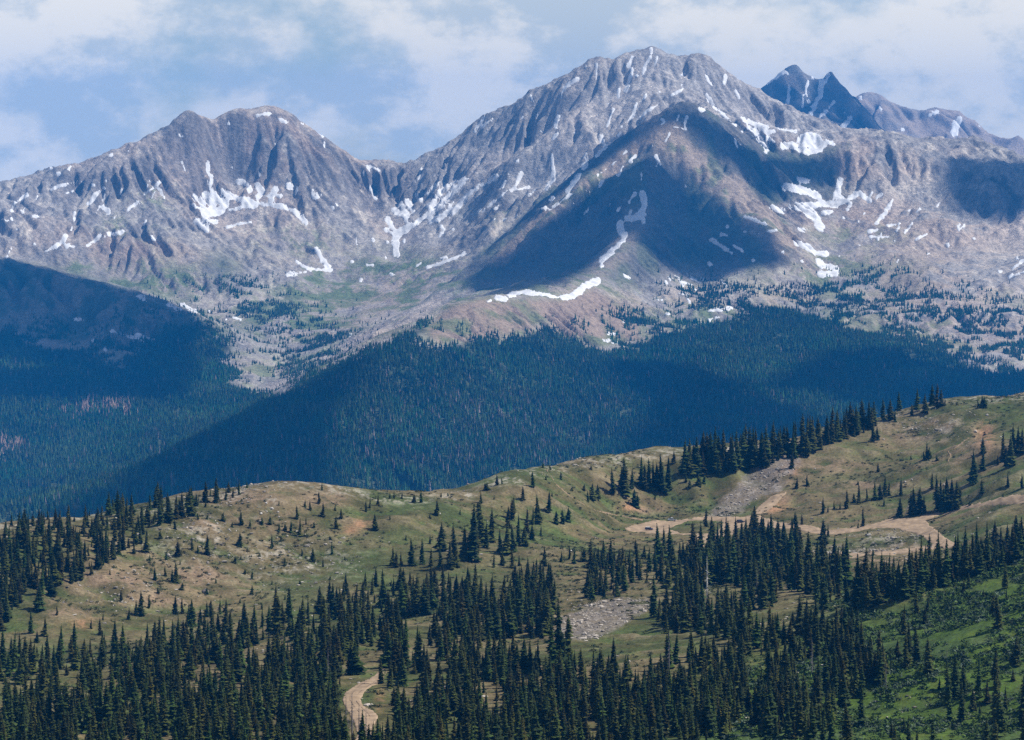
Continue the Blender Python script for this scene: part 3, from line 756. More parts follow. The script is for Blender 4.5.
def parse(t):
    out = []
    for l in t.split('\n'):
        a, w = l.split('|'); out.append(([tuple(map(float, q.split(','))) for q in a.split()], float(w)))
    return out
def snow_field(T, strokes, dots=()):
    f = np.full(T.Z.shape, -9.0); px, py = T.PXc, T.py
    nz = 2.3 * fbm(T.X, T.Y * .3, 20, 4, 400, .7, ridged=True) - .3 + 1.6 * fbm(T.X, T.Y, 60, 3, 410)
    for line, w in strokes:
        xs = [q[0] for q in line]; i0, i1 = np.searchsorted(T.px, (min(xs) - 8, max(xs) + 8))
        d = polydist(line, px[i0:i1], py[i0:i1], closed=False)
        f[i0:i1] = np.maximum(f[i0:i1], w * (.85 if w < 2 else 1.05) - d)
    for (x, y, w) in dots:
        i0, i1 = np.searchsorted(T.px, (x - 6, x + 6)); f[i0:i1] = np.maximum(f[i0:i1], w - np.hypot((px[i0:i1] - x) * .8, py[i0:i1] - y))
    f = f + nz; return np.where(T.vis & (f > -5), f, -5.0)
M_SNOW = mat_flat('old_snow', (.74, .74, .75), .7, .05, .16, bump=3)
for T, st, dt in ((MT, SNOW, DOTS), (FT1, SNOW_T1, ()), (FT2, SNOW_T2, ())):
    V, Fc = T.patch(snow_field(T, parse(st), dt), 1.2 if T is MT else 2.5)
    tag(poly_mesh('snow', V, Fc, M_SNOW), kind='stuff')
print('snow', round(time.time() - T0, 1))

# ------------------------------------------------------------------ fair weather clouds high over the range (their shadows lie on the slopes)
SHADE = [[(-34,264),(0,258),(55,270),(110,285),(165,300),(190,312),(208,326),(204,340),(186,352),(200,368),(190,386),(120,390),(60,368),(-34,345)],
 [(648,160),(620,172),(570,210),(520,245),(480,272),(462,290),(520,290),(560,283),(600,262),(622,235),(640,205)],
 [(650,155),(680,172),(720,200),(745,215),(770,225),(788,262),(740,265),(712,285),(690,278),(665,262),(640,240),(645,215),(646,180)],
 [(678,116),(687,108),(710,120),(762,158),(800,160),(846,155),(845,180),(815,178),(790,190),(768,200),(740,165),(700,130),(680,122)],
 [(590,158),(640,123),(674,110),(664,126),(630,141),(600,160),(575,183),(540,208),(505,240),(500,236),(560,186)],
 [(952,155),(985,160),(1060,165),(1060,200),(1000,215),(965,210),(950,190)],
 [(612,362),(700,370),(760,395),(830,430),(850,520),(600,520),(640,440),(660,410),(625,385)],
 [(20,540),(250,413),(330,376),(372,355),(350,395),(330,430),(330,470),(345,560),(-60,660)],
 [(770,388),(830,352),(900,354),(960,374),(1060,380),(1060,430),(900,420),(830,398)],
 [(-60,395),(-60,372),(60,372),(130,390),(190,388),(180,400),(120,400)]]
SHADE_T1 = [[(745,100),(770,78),(792,80),(800,88),(803,110),(800,125),(770,115)],[(812,110),(818,90),(822,68),(838,66),(895,140),(862,146),(848,128),(828,118)]]
M_CLOUD = mat_flat('cloud', (.9, .9, .92), .95, .002, .05)
def cloud_deck(src, zc, cell=18.0):
    P3 = []
    for T, polys in src:
        m = np.zeros(T.Z.shape, bool)
        for pl in polys: m |= inpoly(pl, T.PXc, T.py)
        m &= T.vis
        P3.append(np.stack([T.X[m], T.Y[m], T.Z[m]], -1))
    p = np.concatenate(P3); t = (zc - p[:, 2]) / SUN_DIR[2]; q = p[:, :2] + t[:, None] * SUN_DIR[:2]
    x0, y0 = q.min(0) - 200; x1, y1 = q.max(0) + 200; nx = int((x1 - x0) / cell) + 1; ny = int((y1 - y0) / cell) + 1
    occ = np.zeros((nx, ny)); i = ((q[:, 0] - x0) / cell).astype(int); j = ((q[:, 1] - y0) / cell).astype(int); occ[i, j] = 1
    f = blur(occ, 3); X, Y = np.meshgrid(x0 + np.arange(nx) * cell, y0 + np.arange(ny) * cell, indexing='ij')
    f = f - .5 + .30 * fbm(X, Y, 110, 4, 500, .6)
    class Q: pass
    fp = np.maximum(f, 0); h = 70 * np.sqrt(fp) * (1 + .5 * fbm(X, Y, 120, 4, 510))
    dummy = Terrain.__new__(Terrain); dummy.nx, dummy.ny = nx, ny; out = []
    for sgn in (1, -.25):
        dummy.X, dummy.Y, dummy.Z = X, Y, zc + sgn * h
        V, Fc = Terrain.patch(dummy, f, 0); out.append((V, Fc))
    (Va, Fa), (Vb, Fb) = out; n = len(Va)
    o = poly_mesh('clouds', list(Va) + list(Vb), Fa + [[n + k for k in reversed(fc)] for fc in Fb], M_CLOUD)
    tag(o, kind='stuff')
cloud_deck([(MT, SHADE)], ZC + 4200)
cloud_deck([(FT1, SHADE_T1)], ZC + 4600)
print('clouds', round(time.time() - T0, 1))

# ------------------------------------------------------------------ conifer forest on the far slopes
def far_forest(name, pos, h, r, cols, mat, seed=1):
    rs = np.random.RandomState(seed); n = len(pos); k = 5
    th = rs.uniform(0, 6.28, n)[:, None] + np.arange(k)[None] * 2 * math.pi / k
    vs = []; tr = []
    lean = rs.normal(0, .02, (n, 2))
    for (zb, rr, zt) in ((.03, 1.0, .68), (.42, .62, 1.0)):
        jit = rs.uniform(.75, 1.25, (n, k))
        ring = np.stack([pos[:, 0:1] + np.cos(th) * r[:, None] * rr * jit, pos[:, 1:2] + np.sin(th) * r[:, None] * rr * jit, pos[:, 2:3] + h[:, None] * (zb + rs.uniform(-.05, .05, (n, k)))], -1)
        tip = np.stack([pos[:, 0] + lean[:, 0] * h * zt, pos[:, 1] + lean[:, 1] * h * zt, pos[:, 2] + h * zt], -1)[:, None]
        vs.append(np.concatenate([ring, tip], 1))
    V = np.concatenate(vs, 1); nv = V.shape[1]
    for t in range(2):
        b = t * (k + 1)
        for a in range(k): tr.append([b + a, b + (a + 1) % k, b + k])
    tr = np.array(tr); Tt = (tr[None] + (np.arange(n) * nv)[:, None, None]).reshape(-1, 3)
    shade = np.ones((n, nv, 1)); cc = (cols[:, None, :] * shade).reshape(-1, 3)
    o = mesh_np(name, V.reshape(-1, 3), tris=Tt, mat=mat, cols=cc, smooth_=False); tag(o, kind='stuff'); return o
M_FARTREE = mat_attr('far_conifers', 0, 1, .5, .25)
def scatter_far():
    # sample cells of the fan by ground area
    T = MT; X, Y, Z = T.X, T.Y, T.Z
    area = np.abs(np.gradient(T.X, axis=0) * np.gradient(T.Y, axis=1))
    fm = forest_mask(T.PXc, T.py)
    n1 = fbm(X, Y, 130, 4, 600, .6); n2 = fbm(X, Y, 35, 3, 610)
    dens = smooth(-7, 5, fm + 11 * n1 + 8 * n2 - 26 * blobs(T.PXc, T.py, [(700,345,12,7),(782,352,9,6),(930,368,26,5),(885,365,12,5),(660,352,5,4)]) * smooth(-.3, .1, n2)) * .036
    # scattered stands above the closed forest
    sp = blobs(T.PXc, T.py, [(260,310,35,14),(300,345,40,25),(330,375,40,15),(450,332,16,8),(570,326,14,7),(615,322,16,8),(650,325,40,10),(720,300,50,14),(830,300,60,16),(880,285,30,14),(900,330,40,12),(970,330,50,12),(930,320,50,14),(850,290,40,12),(800,320,60,16),(880,330,60,20),(960,345,60,18),(700,320,40,14),(1010,320,30,16),(905,300,50,14),(740,308,60,12),(820,318,60,14),(850,300,40,14),(960,362,60,12),(900,345,50,12),(650,325,40,12),(60,335,60,12),(110,350,50,10),(150,320,40,12),(230,290,40,12),(180,330,40,12),(750,320,40,10),(1010,345,30,12)])
    dens *= .35 + .65 * smooth(-.55, -.2, n1 + .5 * n2)
    dens = dens + .05 * sp * smooth(-.06, .12, n2 + .4 * n1) * (fm < 0)
    dens *= smooth(.55, .3, np.abs(n1) * (fm < 6) + 0)
    ok = (T.py - F * 16 / Y <= T.run + 1) & (T.d[None] > 4700) & (T.py < 575) & (T.PXc > -70) & (T.PXc < 1095)
    w = (dens * area * ok).ravel(); cum = np.cumsum(w); n = int(cum[-1]); 
    rs = np.random.RandomState(5); k = np.searchsorted(cum, rs.uniform(0, cum[-1], n)); i, j = np.unravel_index(k, T.Z.shape)
    x = X[i, j] + rs.uniform(-3, 3, n); y = Y[i, j] + rs.uniform(-3.2, 3.2, n); z = hmass(x, y) - .5
    sz = np.clip(1 + .28 * rs.normal(size=n) + .35 * fbm(x, y, 60, 3, 640), .45, 1.7)
    edge = smooth(-4, 12, fm[i, j]); h = 13.5 * sz * (.7 + .3 * edge); r = h * rs.uniform(.15, .22, n)
    base = C(.036, .080, .028); c = np.tile(base, (n, 1)) * rs.uniform(.5, 1.6, (n, 1)) * (1 + .7 * fbm(x, y, 190, 4, 650))[:, None]; c[:, 0] *= 1 + .6 * fbm(x, y, 90, 3, 660)
    warm = rs.uniform(size=n) < .16; c[warm] = C(.075, .095, .04) * rs.uniform(.6, 1.4, (warm.sum(), 1))
    grey = rs.uniform(size=n) < .02 + .10 * blobs(T.PXc[i, j], T.py[i, j], [(470,450,90,25),(500,420,120,30),(440,470,60,12)]); c[grey] = C(.22, .18, .16) * rs.uniform(.5, 1.2, (grey.sum(), 1))
    pink = blobs(T.PXc[i, j], T.py[i, j], [(86,408,8,8),(112,406,14,6),(125,410,5,6),(4,445,4,8),(17,446,7,5),(64,411,3,4)]); pk = rs.uniform(size=n) < pink * .8
    c[pk] = C(.44, .31, .24) * rs.uniform(.5, 1.2, (pk.sum(), 1))
    mead = blobs(T.PXc[i, j], T.py[i, j], [(178,413,4,4),(56,488,7,5),(160,445,3,5),(128,408,1,1)]) > .4
    keep = ~mead
    print('far trees', n)
    far_forest('forest', np.stack([x, y, z], -1)[keep], h[keep], r[keep], c[keep], M_FARTREE)
scatter_far()
print('far forest', round(time.time() - T0, 1))


# ------------------------------------------------------------------ spruces
def mat_tree():
    m = mat_attr('spruce_needles', 0, 1, 3.0, .3, rough=.75); nt = m.node_tree; N = nt.nodes; L = nt.links
    b = N['Principled BSDF']; src = b.inputs['Base Color'].links[0].from_socket
    oi = N.new('ShaderNodeObjectInfo'); mr = N.new('ShaderNodeMapRange'); mr.inputs[3].default_value = .7; mr.inputs[4].default_value = 1.35; L.new(oi.outputs['Random'], mr.inputs[0])
    vm = N.new('ShaderNodeVectorMath'); vm.operation = 'SCALE'; L.new(src, vm.inputs[0]); L.new(mr.outputs[0], vm.inputs['Scale']); L.new(vm.outputs[0], b.inputs['Base Color'])
    return m
M_TREE = mat_tree()
M_BARK = mat_flat('bark', (.13, .10, .085), .9, 2.0, .3)
M_SNAG = mat_flat('weathered_wood', (.22, .20, .20), .9, 2.0, .35)
M_PALE = mat_flat('bleached_wood', (.62, .58, .53), .85, 2.0, .15)
def crown_np(seed, ratio, levels=30, power=.85, bush=False):
    rs = np.random.RandomState(seed); V = []; Tt = []; Cc = []
    def add(vs, ts, cs):
        b = len(V); V.extend(vs); Cc.extend(cs); Tt.extend([[b + q for q in t] for t in ts])
    tone = np.array([.025, .042, .007]) * rs.uniform(.8, 1.25); tone[0] *= rs.uniform(.85, 1.5)
    ph = rs.uniform(0, 6.28, 3)
    bare = rs.uniform(.03, .10) if not bush else .0
    for l in range(levels):
        t = bare + (1 - bare) * (l / (levels - 1)) ** (1.05); t = min(t, .985)
        if bush: R = ratio * math.sqrt(max(0, 1 - (t * 1.02) ** 2)) * rs.uniform(.75, 1.15)
        else: R = ratio * ((1 - t) ** power) * rs.uniform(.72, 1.18) * min(1, .65 + t * 3) + .006
        n = rs.randint(7, 12); a0 = rs.uniform(0, 6.28)
        for k in range(n):
            a = a0 + k * 6.283 / n + rs.uniform(-.25, .25); r = R * rs.choice([.45, .8, .95, 1.05, 1.3]) * (1 + .3 * math.sin(a + ph[0]) * math.sin(t * 9 + ph[1]))
            dz = r * rs.uniform(.15, .5); w = max(r * rs.uniform(.32, .5), .008); ca, sn = math.cos(a), math.sin(a); z = t + rs.uniform(-.012, .012)
            f = rs.uniform(.6, 1.5); c0 = tone * f * .8; c1 = tone * f; c2 = tone * f * 1.6
            m = .58 * r; drop = dz * .55 + w * rs.uniform(.1, .5)
            vs = [(0, 0, z + .012), (ca * m - sn * w, sn * m + ca * w, z - drop), (ca * r, sn * r, z - dz * (.6 if bush else .75)), (ca * m + sn * w, sn * m - ca * w, z - drop), (ca * m, sn * m, z - dz * .3)]
            add([(x, y, max(zz, .004)) for x, y, zz in vs], [(0, 1, 4), (1, 2, 4), (4, 2, 3), (0, 4, 3)], [c0, c1, c2, c1, c1])
    # dark inner body of twigs
    k = 6; b = len(V)
    for zz, rr in ((bare + .03, .42), (.45, .33), (.8, .16)):
        for q in range(k): 
            aa = q * 6.283 / k; R = ratio * rr * (1.0 if not bush else 1.4); V.append((math.cos(aa) * R, math.sin(aa) * R, zz * (1 if not bush else .85))); Cc.append(tone * .55)
    V.append((0, 0, .97)); Cc.append(tone)
    for lv in range(2):
        for q in range(k):
            p0 = b + lv * k + q; p1 = b + lv * k + (q + 1) % k; Tt += [[p0, p1, p1 + k], [p0, p1 + k, p0 + k]]
    for q in range(k): Tt.append([b + 2 * k + q, b + 2 * k + (q + 1) % k, b + 3 * k])
    # leader
    V_ = np.array(V); bend = rs.uniform(-.02, .02, 2); V_[:, 0] += bend[0] * V_[:, 2] ** 2; V_[:, 1] += bend[1] * V_[:, 2] ** 2
    return V_, np.array(Tt), np.array(Cc)
def trunk_np(r=.011, top=.93, k=6, z0=-.03):
    V = []; T_ = []
    for z, f in ((z0, 1.25), (.05, 1.0), (top, .2)):
        for q in range(k): V.append((math.cos(q * 6.283 / k) * r * f, math.sin(q * 6.283 / k) * r * f, z))
    for lv in range(2):
        for q in range(k):
            p0 = lv * k + q; p1 = lv * k + (q + 1) % k; T_ += [[p0, p1, p1 + k], [p0, p1 + k, p0 + k]]
    return np.array(V), np.array(T_)
def mk_mesh(name, V, Tt, mat, cols=None):
    o = mesh_np(name, V, tris=Tt, mat=mat, cols=cols, smooth_=False); me = o.data; bpy.data.objects.remove(o); return me
SPR = [crown_np(900 + q, r, 34, p) for q, (r, p) in enumerate([(.15, .75), (.17, .85), (.19, .72), (.20, .95), (.22, .8), (.235, .85), (.175, .65), (.26, .95)])]
WIDE = [crown_np(950 + q, r, 18, .7) for q, r in enumerate([.27, .32, .36])]
TRK = trunk_np()
SPR_ME = [mk_mesh('crown', V, Tt, M_TREE, Cc) for V, Tt, Cc in SPR]
WIDE_ME = [mk_mesh('crown', V, Tt, M_TREE, Cc) for V, Tt, Cc in WIDE]
TRK_ME = mk_mesh('trunk', TRK[0], TRK[1], M_BARK)

# where they stand: column, row of the foot, height in the photograph
HAND = """39,611,28 31,634,24 45,637,20 37,643,12 57,615,10 61,655,32 74,651,30 37,662,16 91,630,11 100,635,18 103,621,8 121,601,12 129,620,14 141,616,26 136,617,16 149,609,14 155,581,14 165,576,12 176,584,22 172,582,14 175,615,20 182,614,18 192,626,28 189,625,20 200,625,18 207,617,16 211,617,18 220,614,16 226,612,14 218,632,20 230,624,14 243,617,12 252,595,11 207,555,20 240,547,15 178,557,16 134,555,12 146,552,24 175,529,10 241,525,12 120,547,20 192,550,14 189,516,30 182,518,26 176,520,24 169,523,30 160,526,26 216,503,17 226,500,12 239,495,16 233,498,10 250,529,10
319,504,12 323,517,15 310,510,11 241,526,14 297,520,14 300,537,20 306,525,9 272,549,15 302,557,9 313,562,14 323,567,10 332,555,14 341,520,11 336,529,14 375,531,17 366,512,12 378,506,12 370,508,12 437,516,17 394,499,8 402,499,8 390,499,7 481,504,12 497,485,11 485,490,8
393,566,20 401,565,14 396,567,16 412,566,28 422,564,26 430,544,10 431,566,18 441,552,30 440,568,22 455,567,42 450,568,28 472,562,58 464,560,34 476,556,36 481,545,45 491,542,34 486,548,26 506,554,34 500,552,24 508,528,22 512,520,20
523,500,14 514,515,18 549,512,22 538,524,29 533,525,18 527,532,24 518,545,32 513,552,28 541,536,12 524,546,20 532,540,16 613,495,27 625,495,38 622,491,25 632,490,22 641,487,31 649,491,32 645,491,26 653,490,30 662,494,40 668,490,33 657,490,28 674,464,13 684,476,37 689,475,36 696,475,38 686,484,10 693,474,30
719,477,22 712,472,36 709,472,28 703,475,24 718,467,32 724,467,33 731,468,34 734,474,30 737,470,40 743,470,40 749,467,40 756,465,38 762,462,32 767,462,36 706,527,19 714,531,10
773,454,34 780,452,26 787,450,24 795,449,28 803,450,24 792,469,19 807,457,26 812,452,36 818,446,30 823,445,12 832,435,28 827,438,24 838,435,24 844,435,25 850,434,32 856,430,24 862,427,28 869,426,26 874,426,26 873,442,20 877,440,14 883,420,22 890,420,22 895,422,12 899,411,20 917,411,23 912,416,12 925,414,20 932,406,22 937,407,24 941,406,18 945,406,7 978,408,10
797,489,12 807,487,12 927,460,17 974,484,34 983,470,22 983,454,17 982,495,16 1008,487,14 1022,489,16 878,472,10 1003,462,30 1010,467,32 1018,455,28 1013,455,28 998,465,10 1022,455,24 1006,468,22
847,509,20 859,504,21 854,503,10 867,502,14 875,500,20 885,496,22 889,496,14 880,499,16 901,496,19 884,506,7 823,514,17 828,513,8 834,510,10 840,510,8 900,517,20 914,516,30 919,515,28 924,514,18 911,516,24 932,491,16 938,511,36 941,508,28 947,511,34 952,510,32 956,510,30 959,506,22 944,512,26 863,527,20 823,544,25 828,537,12 795,525,13 802,525,11 792,525,9"""
HBUSH = """207,520,6 223,521,9 262,526,8 270,526,9 279,531,8 291,533,13 285,531,8 250,529,7 198,520,7 266,480,5 247,488,7 305,508,8 279,506,5 314,529,7 281,542,6 260,558,4 248,544,4 241,560,5 225,547,4 232,528,6 335,511,6 416,516,3 430,519,5 390,520,5 460,515,6 421,503,12 414,503,9 543,468,6 550,470,5 533,487,16 561,480,9 556,525,14 563,524,15 568,522,15 592,501,18 598,500,16 588,502,11 634,507,18 637,508,14 572,492,5 584,491,7 579,472,4 591,470,5 699,486,12 704,484,9 614,545,4 553,540,4 591,562,20 584,562,14 597,564,12 982,408,13 985,408,12 992,402,4 929,459,12 924,461,9 884,506,7 970,507,6 858,529,7 835,543,5 848,555,6 858,485,4 836,486,4 160,540,9 166,560,8 198,553,8 158,595,7 182,590,8 235,564,9 245,574,6 207,595,8 216,584,6 252,580,9 285,566,8 271,549,6 322,491,8 494,500,5 502,484,7 487,491,8 441,498,5 448,497,4 478,508,6 552,497,5 546,481,7 606,478,4 655,500,5 690,488,8 868,535,5 911,460,5 937,461,6 873,556,7 1003,498,5 640,567,9 666,566,8 240,604,6 262,610,7 285,600,6 305,612,6 322,598,5 272,585,5 300,585,5 265,570,4 330,580,5 350,545,4 380,548,4 406,540,6 180,565,5 110,575,6 150,562,7 330,540,5 345,560,4"""
ZONES = [  # polygons of closed stands: corners, trees wanted, height at foot rows
 ('left slope stand', [(-30,545),(0,530),(30,520),(60,512),(128,505),(185,502),(215,496),(238,488),(232,497),(205,510),(188,517),(172,524),(165,532),(150,530),(140,545),(122,552),(112,565),(90,577),(60,590),(45,600),(28,592),(18,606),(5,628),(-30,650)], 330, 17, 26, 4.8),
 ('big lower forest', [(-30,690),(0,685),(40,680),(60,672),(100,668),(130,662),(160,652),(200,650),(235,642),(262,640),(290,632),(312,645),(330,635),(345,618),(368,612),(385,635),(400,650),(420,658),(450,650),(470,662),(500,652),(520,668),(560,678),(590,672),(620,680),(650,665),(690,655),(720,665),(745,655),(765,625),(790,620),(840,622),(872,645),(895,668),(880,695),(850,700),(825,735),(800,770),(780,800),(-30,800)], 2100, 24, 40, 4.1),
 ('middle slope stand', [(380,612),(400,600),(440,612),(470,590),(505,600),(540,590),(565,570),(600,560),(640,575),(680,560),(720,560),(770,560),(820,575),(840,600),(800,640),(740,665),(680,660),(660,625),(640,612),(600,600),(555,615),(540,650),(500,650),(440,650),(400,650)], 420, 20, 36, 6.0),
 ('stand below the parking area', [(655,560),(690,560),(700,552),(735,548),(750,535),(775,545),(800,560),(830,568),(850,580),(838,600),(780,590),(700,585),(660,580)], 150, 28, 40, 4.6),
 ('row along the shelf road', [(838,606),(870,592),(905,590),(935,576),(960,563),(1000,553),(1035,545),(1035,556),(985,575),(940,588),(905,600),(860,612)], 130, 28, 38, 4.3),
 ('meadow trees', [(850,620),(900,600),(960,575),(1035,555),(1110,560),(1110,780),(700,780),(730,740),(830,710),(880,690),(890,665)], 110, 24, 42, 11.0),
 ('slope trees', [(240,640),(290,610),(330,600),(370,585),(400,575),(500,565),(560,560),(640,555),(680,560),(620,590),(540,600),(480,612),(430,625),(380,615),(330,632)], 180, 13, 30, 7.5),
 ('crest row', [(700,463),(740,462),(768,456),(790,448),(830,436),(872,423),(878,428),(832,446),(792,460),(770,466),(735,474),(700,476)], 60, 22, 34, 3.4),
 ('left foot trees', [(0,668),(60,660),(130,650),(200,632),(250,630),(300,612),(320,640),(200,655),(60,680),(0,690)], 70, 24, 34, 8.0)]
HOLES = [[(338,690),(352,680),(372,664),(390,662),(398,690),(402,700),(398,730),(390,760),(340,760)], [(400,690),(418,672),(424,695),(410,730),(396,735)], [(560,612),(585,602),(650,592),(658,606),(628,628),(590,645),(556,645)], [(742,662),(760,650),(768,690),(752,712),(744,690)],
 [(700,745),(745,732),(800,742),(810,790),(700,790)]]
TREES = []          # column, foot row, height, kind, zone
for blk in HAND.split():
    x, y, h = map(float, blk.split(',')); TREES.append([x, y, h, 'spruce', 'hand'])
for blk in HBUSH.split():
    x, y, h = map(float, blk.split(',')); TREES.append([x, y, h, 'bush', 'hand'])
rs = np.random.RandomState(21)
taken = [(t[0], t[1]) for t in TREES]
for zi, (nm, poly, want, h0, h1, sep) in enumerate(ZONES):
    xs = [p[0] for p in poly]; ys = [p[1] for p in poly]; got = 0; tries = 0; y0, y1 = min(ys), max(ys)
    while got < want and tries < want * 25:
        tries += 1; x = rs.uniform(min(xs), max(xs)); y = rs.uniform(y0, y1)
        if not inpoly(poly, np.array(x), np.array(y)): continue
        if any(inpoly(hp, np.array(x), np.array(y)) for hp in HOLES): continue
        if nm == 'big lower forest' and vnoise(np.array((x + 1.2 * y) / 34.), np.array((y - .5 * x) / 15.), 9) < -.3 - .2 * (y > 700): continue
        if nm in ('meadow trees', 'slope trees', 'middle slope stand') and vnoise(np.array(x / 38.), np.array(y / 24.), 5) < -.12 + .0 * x: continue
        tk = np.array(taken); 
        if (((tk[:, 0] - x) / sep) ** 2 + ((tk[:, 1] - y) / (sep * .62)) ** 2).min() < 1: continue
        f = (y - y0) / (y1 - y0); h = (h0 + (h1 - h0) * min(1, f * 1.3)) * rs.choice([.35, .5, .65, .8, .9, 1.0, 1.1, 1.25]) * rs.uniform(.9, 1.1)
        if nm == 'meadow trees': h = (24 + 22 * min(1, max(0, (y - 590) / 150))) * rs.choice([.35, .6, .85, 1.0, 1.15])
        taken.append((x, y)); TREES.append([x, y, h, 'spruce', nm]); got += 1
# trees that line the top of the photographed lower road bend
for q in ("381,684,26", "373,746,22", "380,748,24", "388,744,30", "398,712,32", "404,716,30", "394,706,20", "390,688,30", "388,668,38", "560,668,70", "553,672,52", "568,664,48"):
    x, y, h = map(float, q.split(',')); TREES.append([x, y, h, 'spruce', 'bend'])
print('trees', len(TREES))
def ground(px, py):
    g = FT.at(px, min(py, 800), dmin=650)
    return g
items = []
for (x, y, h, kd, zn) in TREES:
    if y > 742: 
        g = None
        i = int(round(float(np.interp(x, FT.px, np.arange(FT.nx))))); kk = np.where(FT.py[i] <= y)[0]; kk = kk[FT.d[kk] > 450]
        if len(kk): g = np.array([FT.d[kk[0]] * (x - 512) / F, FT.d[kk[0]], FT.Z[i, kk[0]]])
    else: g = ground(x, y)
    if g is None: continue
    H = h * g[1] / F
    items.append(dict(x=x, y=y, h=h, kind=kd, zone=zn, g=g, H=H, v=rs.randint(0, 8) if kd == 'spruce' else rs.randint(0, 3), rot=rs.uniform(0, 6.28), w=rs.uniform(.70, 1.12)))
    if kd == 'spruce' and h > 38: items[-1]['v'] = int(rs.choice([0, 1, 6, 2]))
# which of them show largest: paint them far to near in a small buffer and count what is left
buf = np.full((740, 1024), -1, int)
order = sorted(range(len(items)), key=lambda q: -items[q]['g'][1])
for q in order:
    t = items[q]; ratio = .2 if t['kind'] == 'spruce' else .34
    for r in range(int(max(0, t['y'] - t['h'])), int(min(739, t['y'])) + 1):
        wd = max(.6, (r - (t['y'] - t['h'])) * ratio); a = int(max(0, t['x'] - wd)); b = int(min(1023, t['x'] + wd))
        if a <= b: buf[r, a:b + 1] = q
cnt = np.bincount(buf[buf >= 0].ravel(), minlength=len(items))
for q, t in enumerate(items): t['seen'] = cnt[q]; t['id'] = q
spr = sorted([t for t in items if t['kind'] == 'spruce' and t['seen'] > 0], key=lambda t: -t['seen'])
keep = {t['id'] for t in spr[:300]}
ORD = ['first', 'second', 'third', 'fourth', 'fifth', 'sixth', 'seventh', 'eighth', 'ninth', 'tenth', 'eleventh', 'twelfth', 'thirteenth', 'fourteenth', 'fifteenth', 'sixteenth', 'seventeenth', 'eighteenth', 'nineteenth', 'twentieth']
def ordinal(n): return ORD[n] if n < 20 else str(n + 1) + ('st' if n % 10 == 0 and n % 100 != 10 else 'nd' if n % 10 == 1 and n % 100 != 11 else 'rd' if n % 10 == 2 and n % 100 != 12 else 'th')
PLACES = [  # where a tree stands, by landmarks one can find: name, polygon of the feet, shared
 ('along the ridge crest right of the rocky knoll', [(190,470),(310,470),(310,490),(250,505),(205,510),(185,505)]),
 ('on the saddle of the grassy ridge', [(345,485),(470,485),(470,515),(345,515)]),
 ('on the stony brown left slope', [(0,600),(60,595),(130,560),(150,530),(250,500),(250,570),(160,600),(110,640),(80,662),(0,668)]),
 ('in the patchy belt under the rocky knoll', [(110,606),(160,600),(260,575),(262,630),(180,640),(110,645)]),
 ('on the slope right under the rocky knoll', [(225,500),(345,500),(350,575),(250,575)]),
 ('in the tall clump on the middle hillside', [(385,535),(500,535),(500,572),(385,572)]),
 ('on the grass slope above the tall clump', [(345,510),(500,475),(510,500),(500,540),(345,540)]),
 ('in the clumps left of the thin footpath', [(500,480),(575,505),(575,570),(500,570)]),
 ('in the cluster above the parked cars', [(575,470),(680,470),(680,512),(575,512)]),
 ('in the row left of the grey scree', [(665,445),(740,445),(740,490),(665,490)]),
 ('in the crest row above the grey scree', [(740,440),(772,440),(772,475),(740,475)]),
 ('in the crest row climbing from the grey scree', [(772,420),(848,420),(848,475),(772,475)]),
 ('at the top end of the crest row', [(848,400),(950,400),(950,446),(848,446)]),
 ('on the turf beside the gravel parking area', [(690,515),(812,515),(812,535),(690,535)]),
 ('above the wide bend of the dirt road', [(812,478),(965,478),(965,550),(812,550)]),
 ('on the upper right hillside by the bare trail', [(905,440),(1030,440),(1030,500),(965,500)]),
]
def place(t):
    for nm, poly in PLACES:
        if inpoly(poly, np.array(t['x']), np.array(t['y'])): return nm
    return None
DENSE = {'left slope stand': ('spruces of the dense left slope stand', 'in the far left stand', (60, 110, 150), ('at its left end', 'in its middle', 'right of its middle', 'at its right end')),
 'big lower forest': ('spruces of the closed lower forest', 'in the closed bottom forest', (110, 220, 330, 430, 520, 600, 680, 760), ('at the far left', 'below the brown left slope', 'left of the road bend', 'around the road bend', 'right of the road bend', 'left of the rock field', 'below the grey rock field', 'right of the rock field', 'beside the green meadow')),
 'left foot trees': ('spruces at the edge of the lower forest', 'on the upper edge of the forest', (150,), ('at the far left', 'below the knoll')),
 'middle slope stand': ('spruces of the broken middle stands', 'in the broken stand', (520, 640, 740), ('left of the rock field', 'above the rock field', 'right of the rock field', 'below the shelf road')),
 'stand below the parking area': ('spruces below the parking area', 'in the stand right below the gravel parking area', (), ('',)),
 'row along the shelf road': ('spruces between road bend and meadow', 'in the row between wide bend and meadow', (), ('',))}
def size_word(t):
    m = t['H']; return 'towering' if m > 19 else 'tall' if m > 14.5 else 'medium' if m > 9.5 else 'small' if m > 5.5 else 'tiny'
buckets = {}
for t in items:
    if t['kind'] == 'spruce' and t['id'] in keep:
        zn = t['zone']
        if zn in DENSE:
            gr, wh, cuts, nm_ = DENSE[zn]; key = (wh + ' ' + nm_[sum(t['x'] > q for q in cuts)]).strip(); t['group'] = gr; buckets.setdefault(key, []).append(t); continue
        if zn == 'meadow trees': key = 'scattered over the green meadow'
        elif zn == 'bend': key = 'beside the lower dirt road bend' if t['x'] < 420 else 'rising high left of the grey rock field'
        elif zn == 'slope trees': key = 'dotted over the grass just above the lower forest'
        else: key = place(t) or ('on the grassy ridge' if t['x'] < 512 else 'on the right hillside')
        buckets.setdefault(key, []).append(t)
